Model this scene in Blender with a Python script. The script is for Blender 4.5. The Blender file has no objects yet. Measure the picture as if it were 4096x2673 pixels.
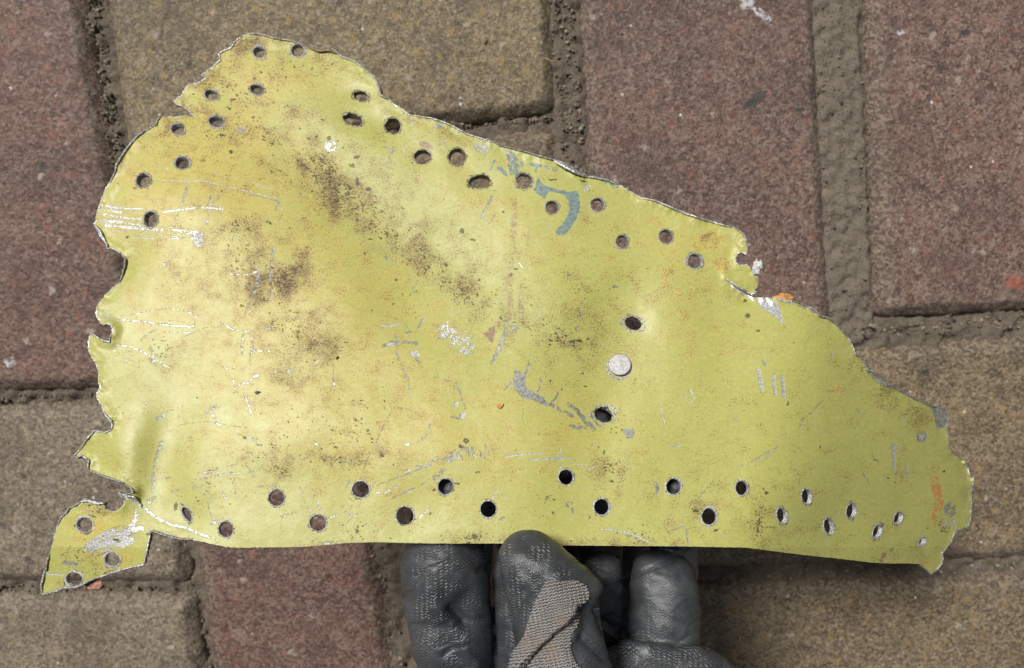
import bpy, math, random
import numpy as np
from mathutils import Vector, Matrix
from mathutils.bvhtree import BVHTree

random.seed(7); rng = np.random.default_rng(7)
S = bpy.context.scene
COL = S.collection
R = math.radians

# ------------------------------------------------------------------ camera
W, H = 4096.0, 2673.0
LENS = 28.0
F = LENS / 36.0 * W                      # focal length in photo pixels
TILT = R(8.0)
GD = 0.342                               # distance to the ground along the axis
cam_loc = np.array([0.0, GD * math.sin(TILT), GD * math.cos(TILT)])
cd = bpy.data.cameras.new('camera'); cam = bpy.data.objects.new('camera', cd); COL.objects.link(cam)
cam.location = cam_loc; cam.rotation_euler = (-TILT, 0, 0)
cd.lens = LENS; cd.sensor_width = 36; cd.clip_start = 0.005; cd.clip_end = 50
cd.dof.use_dof = True; cd.dof.focus_distance = 0.222; cd.dof.aperture_fstop = 22
S.camera = cam
RX = np.array(Matrix.Rotation(-TILT, 3, 'X'))

# ------------------------------------------------------------------ light
SUN_DIR = Vector((-0.42, 0.50, 0.80)).normalized()
el = math.asin(SUN_DIR.z); az = math.atan2(SUN_DIR.x, SUN_DIR.y)
w = bpy.data.worlds.new('World'); S.world = w; w.use_nodes = True
nt = w.node_tree; nt.nodes.clear()
sky = nt.nodes.new('ShaderNodeTexSky'); sky.sky_type = 'NISHITA'; sky.sun_disc = False
sky.sun_elevation = el; sky.sun_rotation = az; sky.air_density = 0.8; sky.dust_density = 0.8; sky.ozone_density = 1.0
hs = nt.nodes.new('ShaderNodeHueSaturation'); hs.inputs['Saturation'].default_value = 0.22
bg = nt.nodes.new('ShaderNodeBackground'); bg.inputs['Strength'].default_value = 0.05
wo = nt.nodes.new('ShaderNodeOutputWorld')
nt.links.new(sky.outputs[0], hs.inputs['Color']); nt.links.new(hs.outputs[0], bg.inputs[0]); nt.links.new(bg.outputs[0], wo.inputs[0])
ld = bpy.data.lights.new('sun', 'SUN'); ld.energy = 4.8; ld.angle = R(16); ld.color = (1.0, 0.965, 0.915)
sun = bpy.data.objects.new('sun', ld); COL.objects.link(sun); sun.location = SUN_DIR * 3
sun.rotation_euler = SUN_DIR.to_track_quat('Z', 'Y').to_euler()
S.view_settings.view_transform = 'Standard'; S.view_settings.look = 'None'
S.view_settings.exposure = 0.18; S.view_settings.gamma = 1.0

# ------------------------------------------------------------------ helpers
def pix(u, v, d):
    """photo pixel and depth along the axis (m) -> world"""
    u = np.asarray(u, float); v = np.asarray(v, float); d = np.asarray(d, float) + 0 * u
    p = np.stack([(u - W / 2) / F * d, -(v - H / 2) / F * d, -d], -1)
    return p @ RX.T + cam_loc
def pixg(u, v, z=0.0):
    q = pix(u, v, 1.0) - cam_loc
    t = (z - cam_loc[2]) / q[..., 2]
    return cam_loc + q * t[..., None]
def _h(i, j, s):
    n = (i.astype(np.int64) * 374761393 + j.astype(np.int64) * 668265263 + s * 144269504) & 0xffffffff
    n = ((n ^ (n >> 13)) * 1274126177) & 0xffffffff
    return ((n ^ (n >> 16)) & 0xffff) / 65535.0
def vnoise(x, y, s=0):
    xi = np.floor(x); yi = np.floor(y); fx = x - xi; fy = y - yi
    fx = fx * fx * (3 - 2 * fx); fy = fy * fy * (3 - 2 * fy)
    a = _h(xi, yi, s); b = _h(xi + 1, yi, s); c = _h(xi, yi + 1, s); d = _h(xi + 1, yi + 1, s)
    return (a * (1 - fx) + b * fx) * (1 - fy) + (c * (1 - fx) + d * fx) * fy
def fbm(x, y, s=0, o=4):
    r = 0; a = .5; t = 0
    for k in range(o):
        r = r + a * vnoise(x * 2 ** k + 17.3 * k, y * 2 ** k + 9.1 * k, s + k); t += a; a *= .55
    return r / t
def sst(x, a, b):
    t = np.clip((x - a) / (b - a), 0, 1); return t * t * (3 - 2 * t)

def fast_mesh(name, verts, quads=None, polys=None, mats=(), parent=None, smooth=True):
    me = bpy.data.meshes.new(name)
    verts = np.asarray(verts, np.float32)
    idx = []; cnt = []
    if quads is not None and len(quads):
        q = np.asarray(quads, np.int32); idx.append(q.ravel()); cnt.append(np.full(len(q), q.shape[1], np.int32))
    if polys:
        idx.append(np.array([i for p in polys for i in p], np.int32)); cnt.append(np.array([len(p) for p in polys], np.int32))
    idx = np.concatenate(idx); cnt = np.concatenate(cnt)
    me.vertices.add(len(verts)); me.vertices.foreach_set('co', verts.ravel())
    me.loops.add(len(idx)); me.loops.foreach_set('vertex_index', idx)
    st = np.zeros(len(cnt), np.int32); st[1:] = np.cumsum(cnt)[:-1]
    me.polygons.add(len(cnt)); me.polygons.foreach_set('loop_start', st)
    me.update(calc_edges=True); me.validate()
    me.polygons.foreach_set('use_smooth', np.full(len(me.polygons), smooth, bool))
    for m in mats: me.materials.append(m)
    ob = bpy.data.objects.new(name, me); COL.objects.link(ob)
    if parent: ob.parent = parent
    return ob
def tag(o, label=None, cat=None, group=None, kind=None):
    if label: o['label'] = label
    if cat: o['category'] = cat
    if group: o['group'] = group
    if kind: o['kind'] = kind
    return o
def empty(name, loc):
    o = bpy.data.objects.new(name, None); COL.objects.link(o); o.location = loc
    o.empty_display_size = .01
    bpy.context.view_layer.update(); return o
def grid_quads(nx, ny):
    i = np.arange(nx * ny).reshape(ny, nx)
    return np.stack([i[:-1, :-1], i[1:, :-1], i[1:, 1:], i[:-1, 1:]], -1).reshape(-1, 4)
def adopt(o, root):
    o.parent = root; o.matrix_parent_inverse = root.matrix_world.inverted()

# ------------------------------------------------------------------ node helper
class NB:
    def __init__(s, name):
        s.m = bpy.data.materials.new(name); s.m.use_nodes = True; s.t = s.m.node_tree; s.t.nodes.clear()
        s.out = s.n('ShaderNodeOutputMaterial'); s.b = s.n('ShaderNodeBsdfPrincipled'); s.l(s.b.outputs[0], s.out.inputs[0])
    def n(s, ty, **k):
        o = s.t.nodes.new(ty)
        for a, v in k.items(): setattr(o, a, v)
        return o
    def l(s, a, b): s.t.links.new(a, b)
    def put(s, sock, v):
        if hasattr(v, 'is_output'): s.l(v, sock)
        else:
            if sock.type == 'RGBA' and len(v) == 3: v = (*v, 1)
            sock.default_value = v
    def math(s, op, a, b=0.0, c=0.0, clamp=False):
        o = s.n('ShaderNodeMath', operation=op, use_clamp=clamp)
        for i, v in enumerate((a, b, c)): s.put(o.inputs[i], v)
        return o.outputs[0]
    def ramp(s, x, a, b, lo=0.0, hi=1.0):
        o = s.n('ShaderNodeMapRange', interpolation_type='SMOOTHSTEP', clamp=True)
        for i, v in enumerate((x, a, b, lo, hi)): s.put(o.inputs[i], v)
        return o.outputs[0]
    def mix(s, f, a, b, mode='MIX'):
        o = s.n('ShaderNodeMix', data_type='RGBA', blend_type=mode)
        s.put(o.inputs['Factor'], f); s.put(o.inputs[6], a); s.put(o.inputs[7], b)
        return o.outputs[2]
    def noise(s, vec, sc, det=3.0, rough=.6, dist=0.0, col=False):
        o = s.n('ShaderNodeTexNoise'); s.l(vec, o.inputs['Vector'])
        o.inputs['Scale'].default_value = sc; o.inputs['Detail'].default_value = det
        o.inputs['Roughness'].default_value = rough; o.inputs['Distortion'].default_value = dist
        return o.outputs['Color' if col else 'Fac']
    def vor(s, vec, sc, feat='F1', out='Distance', rnd=1.0):
        o = s.n('ShaderNodeTexVoronoi', feature=feat); s.l(vec, o.inputs['Vector'])
        o.inputs['Scale'].default_value = sc; o.inputs['Randomness'].default_value = rnd
        return o.outputs[out]
    def map(s, vec, scale=(1, 1, 1), rot=(0, 0, 0), loc=(0, 0, 0)):
        o = s.n('ShaderNodeMapping'); s.l(vec, o.inputs[0])
        o.inputs['Scale'].default_value = scale; o.inputs['Rotation'].default_value = rot; o.inputs['Location'].default_value = loc
        return o.outputs[0]
    def bump(s, h, dist, strength=1.0, nrm=None):
        o = s.n('ShaderNodeBump'); s.l(h, o.inputs['Height']); o.inputs['Distance'].default_value = dist
        o.inputs['Strength'].default_value = strength
        if nrm: s.l(nrm, o.inputs['Normal'])
        return o.outputs[0]
    def obj(s): return s.n('ShaderNodeTexCoord').outputs['Object']
    def attr(s, name):
        return s.n('ShaderNodeAttribute', attribute_name=name)
    def fin(s, col=None, rough=None, metal=None, nrm=None, spec=None):
        if col is not None: s.put(s.b.inputs['Base Color'], col)
        if rough is not None: s.put(s.b.inputs['Roughness'], rough)
        if metal is not None: s.put(s.b.inputs['Metallic'], metal)
        if nrm is not None: s.l(nrm, s.b.inputs['Normal'])
        if spec is not None: s.put(s.b.inputs['Specular IOR Level'], spec)
        return s.m

# ------------------------------------------------------------------ paver, sand materials (object space in metres)
def paver_mat(name, base, dark, light, spot, seed, spotamt=.5, sheen=.45):
    b = NB(name); o = b.map(b.obj(), loc=(seed, seed * .7, 0))
    big = b.noise(o, 26, 4, .6); mid = b.noise(o, 150, 5, .7); wb = b.n('ShaderNodeVectorMath', operation='SCALE'); b.l(b.noise(o, 900, 2, .6, col=True), wb.inputs[0]); wb.inputs['Scale'].default_value = .0005
    ob = b.n('ShaderNodeVectorMath', operation='ADD'); b.l(o, ob.inputs[0]); b.l(wb.outputs[0], ob.inputs[1])
    def cell(sc):
        q = b.n('ShaderNodeSeparateColor'); b.l(b.vor(ob.outputs[0], sc, out='Color'), q.inputs[0]); return q.outputs[0]
    fine = b.ramp(b.math('ADD', b.math('MULTIPLY', cell(900), .5), b.math('MULTIPLY', b.noise(o, 500, 4, .7), .5)), .0, 1.0)
    grit = b.ramp(cell(1900), -.6, 1.6)
    c = b.mix(b.ramp(big, .40, .60), base, dark)
    c = b.mix(b.math('MULTIPLY', b.ramp(mid, .50, .64), .55), c, light)
    c = b.mix(b.math('MULTIPLY', b.ramp(mid, .48, .36), .50), c, tuple(x * .62 for x in dark))
    c = b.mix(b.math('MULTIPLY', b.ramp(fine, .56, .86), .75), c, light)
    c = b.mix(b.math('MULTIPLY', b.ramp(fine, .44, .14), .80), c, tuple(x * .45 for x in dark))
    c = b.mix(b.math('MULTIPLY', b.ramp(grit, .58, .80), .45), c, tuple(min(1, x * 1.25) for x in light))
    c = b.mix(b.math('MULTIPLY', b.ramp(grit, .42, .22), .50), c, tuple(x * .35 for x in dark))
    c = b.mix(b.math('MULTIPLY', b.ramp(b.noise(o, 48, 5, .6, 1.0), .47, .62), .30), c, b.mix(b.ramp(fine, .35, .7), dark, light))
    c = b.mix(b.math('MULTIPLY', b.ramp(b.noise(o, 33, 4, .6, .6), .50, .36), .32), c, tuple(x * .55 for x in dark))
    # coloured aggregate showing at the surface
    w_ = b.n('ShaderNodeVectorMath', operation='ADD'); b.l(o, w_.inputs[0])
    wn = b.n('ShaderNodeVectorMath', operation='SCALE'); b.l(b.noise(o, 400, 3, .7, col=True), wn.inputs[0]); wn.inputs['Scale'].default_value = .006; b.l(wn.outputs[0], w_.inputs[1])
    v = b.vor(w_.outputs[0], 230); cc = b.vor(w_.outputs[0], 230, out='Color')
    sep = b.n('ShaderNodeSeparateColor'); b.l(cc, sep.inputs[0])
    pick = b.math('MULTIPLY', b.ramp(sep.outputs[0], .72, .80), b.ramp(v, .50, .15))
    c = b.mix(b.math('MULTIPLY', pick, spotamt), c, spot)
    p2 = b.math('MULTIPLY', b.ramp(sep.outputs[1], .94, .97), b.ramp(v, .42, .2))
    c = b.mix(b.math('MULTIPLY', p2, .7), c, (.36, .31, .27))
    p3 = b.math('MULTIPLY', b.ramp(sep.outputs[2], .95, .975), b.ramp(v, .5, .25))
    c = b.mix(b.math('MULTIPLY', p3, .6), c, (.035, .03, .028))
    # mineral glints, painted into the colour as pale specks
    g = b.vor(o, 330); gc = b.vor(o, 330, out='Color'); sg = b.n('ShaderNodeSeparateColor'); b.l(gc, sg.inputs[0])
    c = b.mix(b.math('MULTIPLY', b.ramp(sg.outputs[0], .986, .989), b.ramp(b.math('ADD', g, b.math('MULTIPLY', grit, .3)), .38, .24)), c, (.55, .54, .53))
    # dusty sand along the rims (attribute from the distance to the edge)
    e = b.attr('rim').outputs['Fac']
    dust = b.ramp(b.math('ADD', e, b.math('MULTIPLY', b.math('SUBTRACT', mid, .5), 1.6)), .45, .95)
    c = b.mix(b.math('MULTIPLY', dust, .5), c, b.mix(b.ramp(fine, .42, .58), (.075, .06, .045), (.19, .155, .115)))
    st = b.attr('stain'); ss = b.n('ShaderNodeSeparateColor'); b.l(st.outputs['Color'], ss.inputs[0])
    c = b.mix(b.math('MULTIPLY', b.ramp(b.math('MULTIPLY', ss.outputs[0], b.math('ADD', fine, .45)), .42, .6), .85), c, (.035, .037, .04))
    c = b.mix(b.math('MULTIPLY', b.ramp(b.math('MULTIPLY', ss.outputs[1], b.math('ADD', fine, .25)), .30, .85), .8), c, (.50, .50, .52))
    c = b.mix(b.math('MULTIPLY', b.ramp(b.math('MULTIPLY', ss.outputs[2], b.math('ADD', fine, .3)), .25, .85), .7), c, (.33, .09, .06))
    hgt = b.math('ADD', b.math('MULTIPLY', fine, .8), b.math('ADD', b.math('MULTIPLY', grit, .4), b.math('MULTIPLY', mid, .8)))
    n = b.bump(hgt, .0012, 1.0)
    rg = b.ramp(grit, .42, .58, sheen, .8)
    return b.fin(c, rg, 0, n, .4)
RED = [paver_mat('red_concrete_' + k, bc, dk, lt, sp, sd, .32) for k, sd, bc, dk, lt, sp in (
    ('a', 0, (.152, .080, .060), (.104, .061, .048), (.220, .152, .122), (.30, .09, .06)),
    ('b', 3.3, (.152, .088, .068), (.110, .068, .054), (.224, .162, .132), (.27, .10, .07)),
    ('c', 7.1, (.162, .096, .074), (.118, .073, .058), (.242, .174, .140), (.30, .10, .07)))]
OCH = [paver_mat('ochre_concrete_' + k, bc, dk, lt, sp, sd, am) for k, sd, bc, dk, lt, sp, am in (
    ('a', 1, (.196, .150, .084), (.136, .106, .068), (.268, .214, .128), (.32, .215, .06), .5),
    ('b', 5.3, (.200, .160, .114), (.154, .123, .089), (.272, .224, .162), (.26, .20, .10), .3),
    ('c', 9.1, (.176, .130, .078), (.120, .090, .060), (.258, .202, .128), (.31, .20, .06), .45))]
def sand_mat():
    b = NB('joint_sand'); o = b.obj()
    m = b.noise(o, 160, 4, .65); f = b.noise(o, 900, 4, .75); g = b.noise(o, 2400, 2, .7)
    tone = b.attr('tone').outputs['Fac']
    c0 = b.mix(tone, (.085, .063, .046), (.188, .158, .122))
    c = b.mix(b.math('MULTIPLY', b.ramp(m, .4, .7), .5), c0, (.20, .165, .12))
    c = b.mix(b.math('MULTIPLY', b.ramp(f, .47, .38), .6), c, (.045, .034, .025))
    c = b.mix(b.math('MULTIPLY', b.ramp(g, .55, .72), .6), c, (.32, .28, .22))
    return b.fin(c, .85, 0, b.bump(b.math('ADD', b.math('MULTIPLY', f, 1.0), b.math('MULTIPLY', g, .3)), .0013), .3)
SAND = sand_mat()

# ------------------------------------------------------------------ ground: sand bed and pavers
def on_seg(u, v, pts):
    """distance in px from (u,v) to a polyline"""
    best = np.full(u.shape, 1e9)
    for (ax, ay), (bx, by) in zip(pts[:-1], pts[1:]):
        dx, dy = bx - ax, by - ay; L = dx * dx + dy * dy + 1e-9
        t = np.clip(((u - ax) * dx + (v - ay) * dy) / L, 0, 1)
        best = np.minimum(best, np.hypot(u - ax - t * dx, v - ay - t * dy))
    return best
def to_pix(P):
    q = (P - cam_loc) @ RX
    d = -q[..., 2]
    return q[..., 0] / d * F + W / 2, -q[..., 1] / d * F + H / 2, d

bx = np.arange(-.29, .2901, .0012); by = np.arange(-.21, .1901, .0012)
X, Y = np.meshgrid(bx, by)
BP = np.stack([X, Y, 0 * X], -1); bu, bv, _ = to_pix(BP)
zb = -.0046 + .0038 * (fbm(X * 260, Y * 260, 3, 4) - .5) * 2 + .0030 * (fbm(X * 800, Y * 800, 5, 3) - .5)
tone = .25 + .5 * fbm(X * 90, Y * 90, 11, 3)
dj = on_seg(bu, bv, [(3340, -500), (3352, 0), (3415, 1290)])          # wide joint, filled nearly flush
wj = sst(dj + 14 * (fbm(X * 200, Y * 200, 31, 2) - .5), 100, 80)
zb = zb + 0; zb = zb * (1 - wj) + wj * (-.0018 + .0021 * (fbm(X * 330, Y * 330, 8, 4) - .5) * 2 + .0016 * (fbm(X * 900, Y * 900, 6, 3) - .5) - .0014 * sst(fbm(X * 210, Y * 210, 7, 3), .60, .72))
tone = tone * (1 - wj) + wj * (.72 + .3 * fbm(X * 120, Y * 120, 2, 2))
dj2 = on_seg(bu, bv, [(2255, -300), (2262, 0), (2310, 720)]); w2 = sst(dj2, 90, 45)
zb = zb * (1 - w2) + w2 * (-.0022 + .0032 * (fbm(X * 300, Y * 300, 21, 4) - .5) * 2)
tone = tone * (1 - w2) + w2 * .4
pavement = fast_mesh('pavement', np.stack([X, Y, zb], -1).reshape(-1, 3), grid_quads(len(bx), len(by))[:, ::-1], mats=[SAND])
a = pavement.data.attributes.new('tone', 'FLOAT', 'POINT'); a.data.foreach_set('value', tone.ravel().astype(np.float32))
tag(pavement, 'worn red and ochre block paving with soil in its joints', None, kind='structure')

STAINS = [  # photo px: (u, v, ru, rv, angle, channel)
    (3020, 400, 62, 22, -35, 0), (2990, 12, 34, 26, 20, 1), (3050, 60, 62, 18, 40, 1),
    (3860, 130, 24, 14, 0, 0), (4060, 1130, 50, 34, 10, 2), (3700, 1490, 20, 14, 0, 0),
    (40, 1450, 28, 26, 0, 1), (170, 660, 22, 14, 0, 0), (3200, 440, 22, 10, -10, 0), (3600, 130, 20, 14, 0, 1)]
def paver(c, mat, seed, dz=0.0, tilt=(0, 0), cham=.0062, drop=.0056, res=.00095):
    """c: four photo-px corners of the upper face, clockwise from top left"""
    P = pixg(np.array([p[0] for p in c], float), np.array([p[1] for p in c], float))
    Lx = np.linalg.norm(P[1] - P[0]); Ly = np.linalg.norm(P[3] - P[0])
    nx = int(Lx / res) + 2; ny = int(Ly / res) + 2
    s, t = np.meshgrid(np.linspace(0, 1, nx), np.linspace(0, 1, ny))
    Q = (P[0] * ((1 - s) * (1 - t))[..., None] + P[1] * (s * (1 - t))[..., None] + P[2] * (s * t)[..., None] + P[3] * ((1 - s) * t)[..., None])
    mx, my = s * Lx, t * Ly
    rr = .006; qx = np.abs(mx - Lx / 2) - (Lx / 2 - rr); qy = np.abs(my - Ly / 2) - (Ly / 2 - rr)
    e = -(np.hypot(np.maximum(qx, 0), np.maximum(qy, 0)) + np.minimum(np.maximum(qx, qy), 0) - rr)
    e = e + .0016 * (fbm(Q[..., 0] * 120, Q[..., 1] * 120, seed, 3) - .5) + .0005 * (fbm(Q[..., 0] * 600, Q[..., 1] * 600, seed + 3, 2) - .5)
    ch = np.clip(1 - e / cham, 0, 1)
    z = dz - drop * ch ** 1.3
    z = np.where(e < .0004, z - .010 * sst(e, .0006, -.0014), z)
    z += .00055 * (fbm(Q[..., 0] * 420, Q[..., 1] * 420, seed + 9, 3) - .5) + .0007 * (fbm(Q[..., 0] * 60, Q[..., 1] * 60, seed + 5, 2) - .5)
    z += tilt[0] * (s - .5) + tilt[1] * (t - .5)
    V = np.stack([Q[..., 0], Q[..., 1], z], -1)
    # skirt
    ring = np.concatenate([np.arange(nx), (np.arange(1, ny)) * nx + nx - 1, (ny - 1) * nx + np.arange(nx - 2, -1, -1), np.arange(ny - 2, 0, -1) * nx])
    V2 = V.reshape(-1, 3); sk = V2[ring].copy(); sk[:, 2] = -.05
    k = len(V2); m = len(ring)
    quads = grid_quads(nx, ny)
    sq = np.stack([ring, np.roll(ring, -1), k + (np.arange(m) + 1) % m, k + np.arange(m)], -1)
    o = fast_mesh('paver', np.concatenate([V2, sk]), np.concatenate([quads, sq]), mats=[mat], parent=pavement)
    rim = np.concatenate([sst(e, .016, .002).ravel(), np.ones(m)])
    at = o.data.attributes.new('rim', 'FLOAT', 'POINT'); at.data.foreach_set('value', rim.astype(np.float32))
    pu, pv, _ = to_pix(np.concatenate([V2, sk]))
    st = np.zeros((len(pu), 4), np.float32)
    for (u, v, ru, rv, an, chn) in STAINS:
        ca, sa = math.cos(R(an)), math.sin(R(an)); dx, dy = pu - u, pv - v
        q = np.hypot((dx * ca + dy * sa) / ru, (-dx * sa + dy * ca) / rv)
        st[:, chn] = np.maximum(st[:, chn], sst(q, 1.5, .4))
    at = o.data.attributes.new('stain', 'FLOAT_COLOR', 'POINT'); at.data.foreach_set('color', st.ravel())
    return o
PAV = [
    ([(-640, -330), (275, -330), (620, 1562), (-330, 1585)], RED[0], 10, .0004, (0, 0)),
    ([(355, -420), (2196, -500), (2234, 452), (500, 640)], OCH[0], 20, .0012, (0, 0)),
    ([(520, 690), (2236, 486), (2345, 1440), (640, 1540)], OCH[2], 30, -.0012, (0, 0)),
    ([(2262, -700), (3243, -760), (3352, 1335), (2372, 1400)], RED[1], 40, .0, (0, 0)),
    ([(3428, -780), (4420, -840), (4520, 1225), (3506, 1283)], RED[2], 50, .0008, (0, 0)),
    ([(2440, 1470), (4560, 1310), (4610, 2240), (2520, 2300)], OCH[2], 60, .0, (0, 0)),
    ([(2560, 2345), (4630, 2288), (4690, 3260), (2640, 3330)], OCH[2], 70, -.0006, (0, 0)),
    ([(-1180, 1640), (660, 1602), (772, 2352), (-1060, 2338)], OCH[1], 80, .0004, (0, 0)),
    ([(-1060, 2376), (776, 2380), (905, 3260), (-900, 3280)], OCH[1], 90, .0010, (0, 0)),
    ([(672, 1590), (1420, 1545), (1640, 3080), (885, 3100)], RED[0], 100, -.0008, (0, 0)),
    ([(1520, 1520), (2400, 1490), (2510, 3080), (1730, 3080)], OCH[0], 110, -.0010, (0, 0)),
]
for c, m, sd, dz, ti in PAV: paver(c, m, sd, dz, ti)
# the paving goes on a little beyond the frame
for i, (c, m) in enumerate([([(-850,-1500),(150,-1500),(268,-385),(-650,-385)], RED[1]), ([(240,-1500),(2100,-1600),(2188,-570),(340,-480)], OCH[1]), ([(2190,-1700),(3195,-1800),(3238,-835),(2255,-775)], RED[0]), ([(3390,-1800),(4390,-1850),(4412,-910),(3426,-850)], OCH[2]),
        ([(4490,-900),(5500,-1000),(5650,1140),(4590,1210)], RED[1]), ([(4640,1300),(6700,1180),(6800,2130),(4690,2225)], OCH[0]), ([(4710,2275),(6850,2190),(6950,3180),(4770,3245)], RED[2]), ([(-1700,-380),(-710,-380),(-400,1585),(-1480,1600)], RED[2]),
        ([(-3100,1640),(-1250,1640),(-1130,2336),(-3000,2330)], OCH[0]), ([(-3050,2380),(-1130,2378),(-970,3278),(-2900,3280)], OCH[1]), ([(-900,3335),(850,3335),(950,4300),(-780,4300)], OCH[2]), ([(1010,3160),(2500,3150),(2600,4300),(1090,4300)], RED[0]), ([(2690,3390),(4720,3330),(4800,4300),(2770,4350)], OCH[1])]):
    paver(c, m, 200 + i * 10, .0, res=.0022)
gv = np.array([(x, y, -.0085) for y in (-2.5, 2.5) for x in (-2.5, 2.5)])
ground = fast_mesh('ground', gv, [(0, 1, 3, 2)], mats=[SAND]); ground['kind'] = 'structure'
at = ground.data.attributes.new('tone', 'FLOAT', 'POINT'); at.data.foreach_set('value', np.full(4, .5, np.float32))

def plain(name, col, rough=.6, metal=0.0, sc=900, var=.35, bd=.0004):
    b = NB(name); o = b.obj(); f = b.noise(o, sc, 4, .7)
    c = b.mix(b.ramp(f, .35, .65), tuple(x * (1 - var) for x in col), tuple(min(1, x * (1 + var)) for x in col))
    return b.fin(c, rough, metal, b.bump(f, bd))
# loose soil in the joints
JOINTS = [([(345, -120), (392, 250), (470, 660)], 34, 420), ([(1700, 505), (2235, 470)], 14, 120), ([(2235, -100), (2268, 300), (2300, 720)], 46, 420),
          ([(3352, -60), (3395, 700), (3420, 1290)], 104, 640), ([(3420, 1330), (4150, 1282)], 28, 240), ([(-50, 1598), (410, 1586)], 14, 90),
          ([(-50, 2358), (770, 2362)], 12, 120), ([(735, 2170), (775, 2360), (835, 2700)], 12, 80), ([(1500, 2160), (1590, 2720)], 40, 170), ([(2780, 2322), (4150, 2270)], 18, 190)]
ico_v = []; ico_f = []
phi = (1 + 5 ** .5) / 2
IV = np.array([(-1, phi, 0), (1, phi, 0), (-1, -phi, 0), (1, -phi, 0), (0, -1, phi), (0, 1, phi), (0, -1, -phi), (0, 1, -phi), (phi, 0, -1), (phi, 0, 1), (-phi, 0, -1), (-phi, 0, 1)]) / 1.9
IF = np.array([(0, 11, 5), (0, 5, 1), (0, 1, 7), (0, 7, 10), (0, 10, 11), (1, 5, 9), (5, 11, 4), (11, 10, 2), (10, 7, 6), (7, 1, 8), (3, 9, 4), (3, 4, 2), (3, 2, 6), (3, 6, 8), (3, 8, 9), (4, 9, 5), (2, 4, 11), (6, 2, 10), (8, 6, 7), (9, 8, 1)])
def clod_mat():
    b = NB('soil_clod'); t = b.attr('tone').outputs['Fac']; o = b.obj(); f = b.noise(o, 1700, 3, .7)
    c = b.mix(t, (.080, .061, .045), (.23, .19, .14)); c = b.mix(b.math('MULTIPLY', b.ramp(f, .5, .62), .5), c, (.20, .165, .12))
    return b.fin(c, .9, 0, None, .2)
CLOD = clod_mat()
cv = []; cf = []; n0 = 0
for pts, wd, cnt in JOINTS:
    pts = np.array(pts, float); sl = np.linalg.norm(np.diff(pts, axis=0), axis=1); cl = np.concatenate([[0], np.cumsum(sl)])
    for k in range(int(cnt * (.9 if wd > 60 else 1.5))):
        q = rng.uniform(0, cl[-1]); i = min(np.searchsorted(cl, q, 'right') - 1, len(sl) - 1); f = (q - cl[i]) / sl[i]
        p = pts[i] * (1 - f) + pts[i + 1] * f; d = (pts[i + 1] - pts[i]) / sl[i]
        p = p + np.array([-d[1], d[0]]) * rng.uniform(-wd, wd)
        r = .00020 + (.0006 if wd > 60 else .0010) * rng.random() ** 4
        c = pixg(p[0], p[1], -.003); gi = int(round((c[0] - bx[0]) / .0012)); gj = int(round((c[1] - by[0]) / .0012))
        c[2] = zb[min(max(gj, 0), len(by) - 1), min(max(gi, 0), len(bx) - 1)] + r * .35
        M = np.array(Matrix.Rotation(rng.uniform(0, 6.28), 3, Vector(rng.normal(size=3)).normalized()))
        cv.append((IV * rng.uniform(.7, 1.3, (12, 1)) * r * np.array([1, rng.uniform(.6, 1), .7])) @ M.T + c); cf.append(IF + n0); n0 += 12
crumbs = fast_mesh('soil_crumbs', np.concatenate(cv), np.concatenate(cf), mats=[CLOD], smooth=False)
at = crumbs.data.attributes.new('tone', 'FLOAT', 'POINT'); at.data.foreach_set('value', np.repeat(rng.uniform(.0, 1, len(cv)) ** 1.2, 12).astype(np.float32))
tag(crumbs, 'loose brown soil crumbs and sand grains in the paver joints', 'soil', kind='stuff')

# small dry twig lying at the joint
def tube(name, pts, rad, mat, seg=8, parent=None):
    pts = np.asarray(pts, float); n = len(pts); V = []
    for i in range(n):
        t = pts[min(i + 1, n - 1)] - pts[max(i - 1, 0)]; t /= np.linalg.norm(t)
        a = np.cross(t, (0.1, .2, 1)); a /= np.linalg.norm(a); b2 = np.cross(t, a)
        r = rad[i] if hasattr(rad, '__len__') else rad
        for k in range(seg):
            th = 2 * math.pi * k / seg; V.append(pts[i] + r * (a * math.cos(th) + b2 * math.sin(th)))
    Q = [(i * seg + k, i * seg + (k + 1) % seg, (i + 1) * seg + (k + 1) % seg, (i + 1) * seg + k) for i in range(n - 1) for k in range(seg)]
    return fast_mesh(name, V, Q, polys=[list(range(seg))[::-1], [(n - 1) * seg + k for k in range(seg)]], mats=[mat], parent=parent)
TWIG = plain('dry_twig', (.30, .20, .10))
tp = [pixg(u, v, z) for u, v, z in ((2178, 231, .0020), (2192, 238, .0022), (2207, 246, .0021), (2226, 251, .0014))]
tw = tube('dry_twig', tp, [.00022, .0003, .0003, .00018], TWIG)
tag(tw, 'tiny pale dry twig lying across the edge of the ochre paver', 'twig')
tp = [pixg(u, v, z) for u, v, z in ((1948, 155, .0018), (1943, 168, .0019), (1937, 181, .0018))]
tw = tube('grit_splinter', tp, [.0001, .0003, .0001], plain('dark_splinter', (.05, .04, .035)))
tag(tw, 'tiny dark splinter lying on the ochre paver above the panel', 'splinter')

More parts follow.
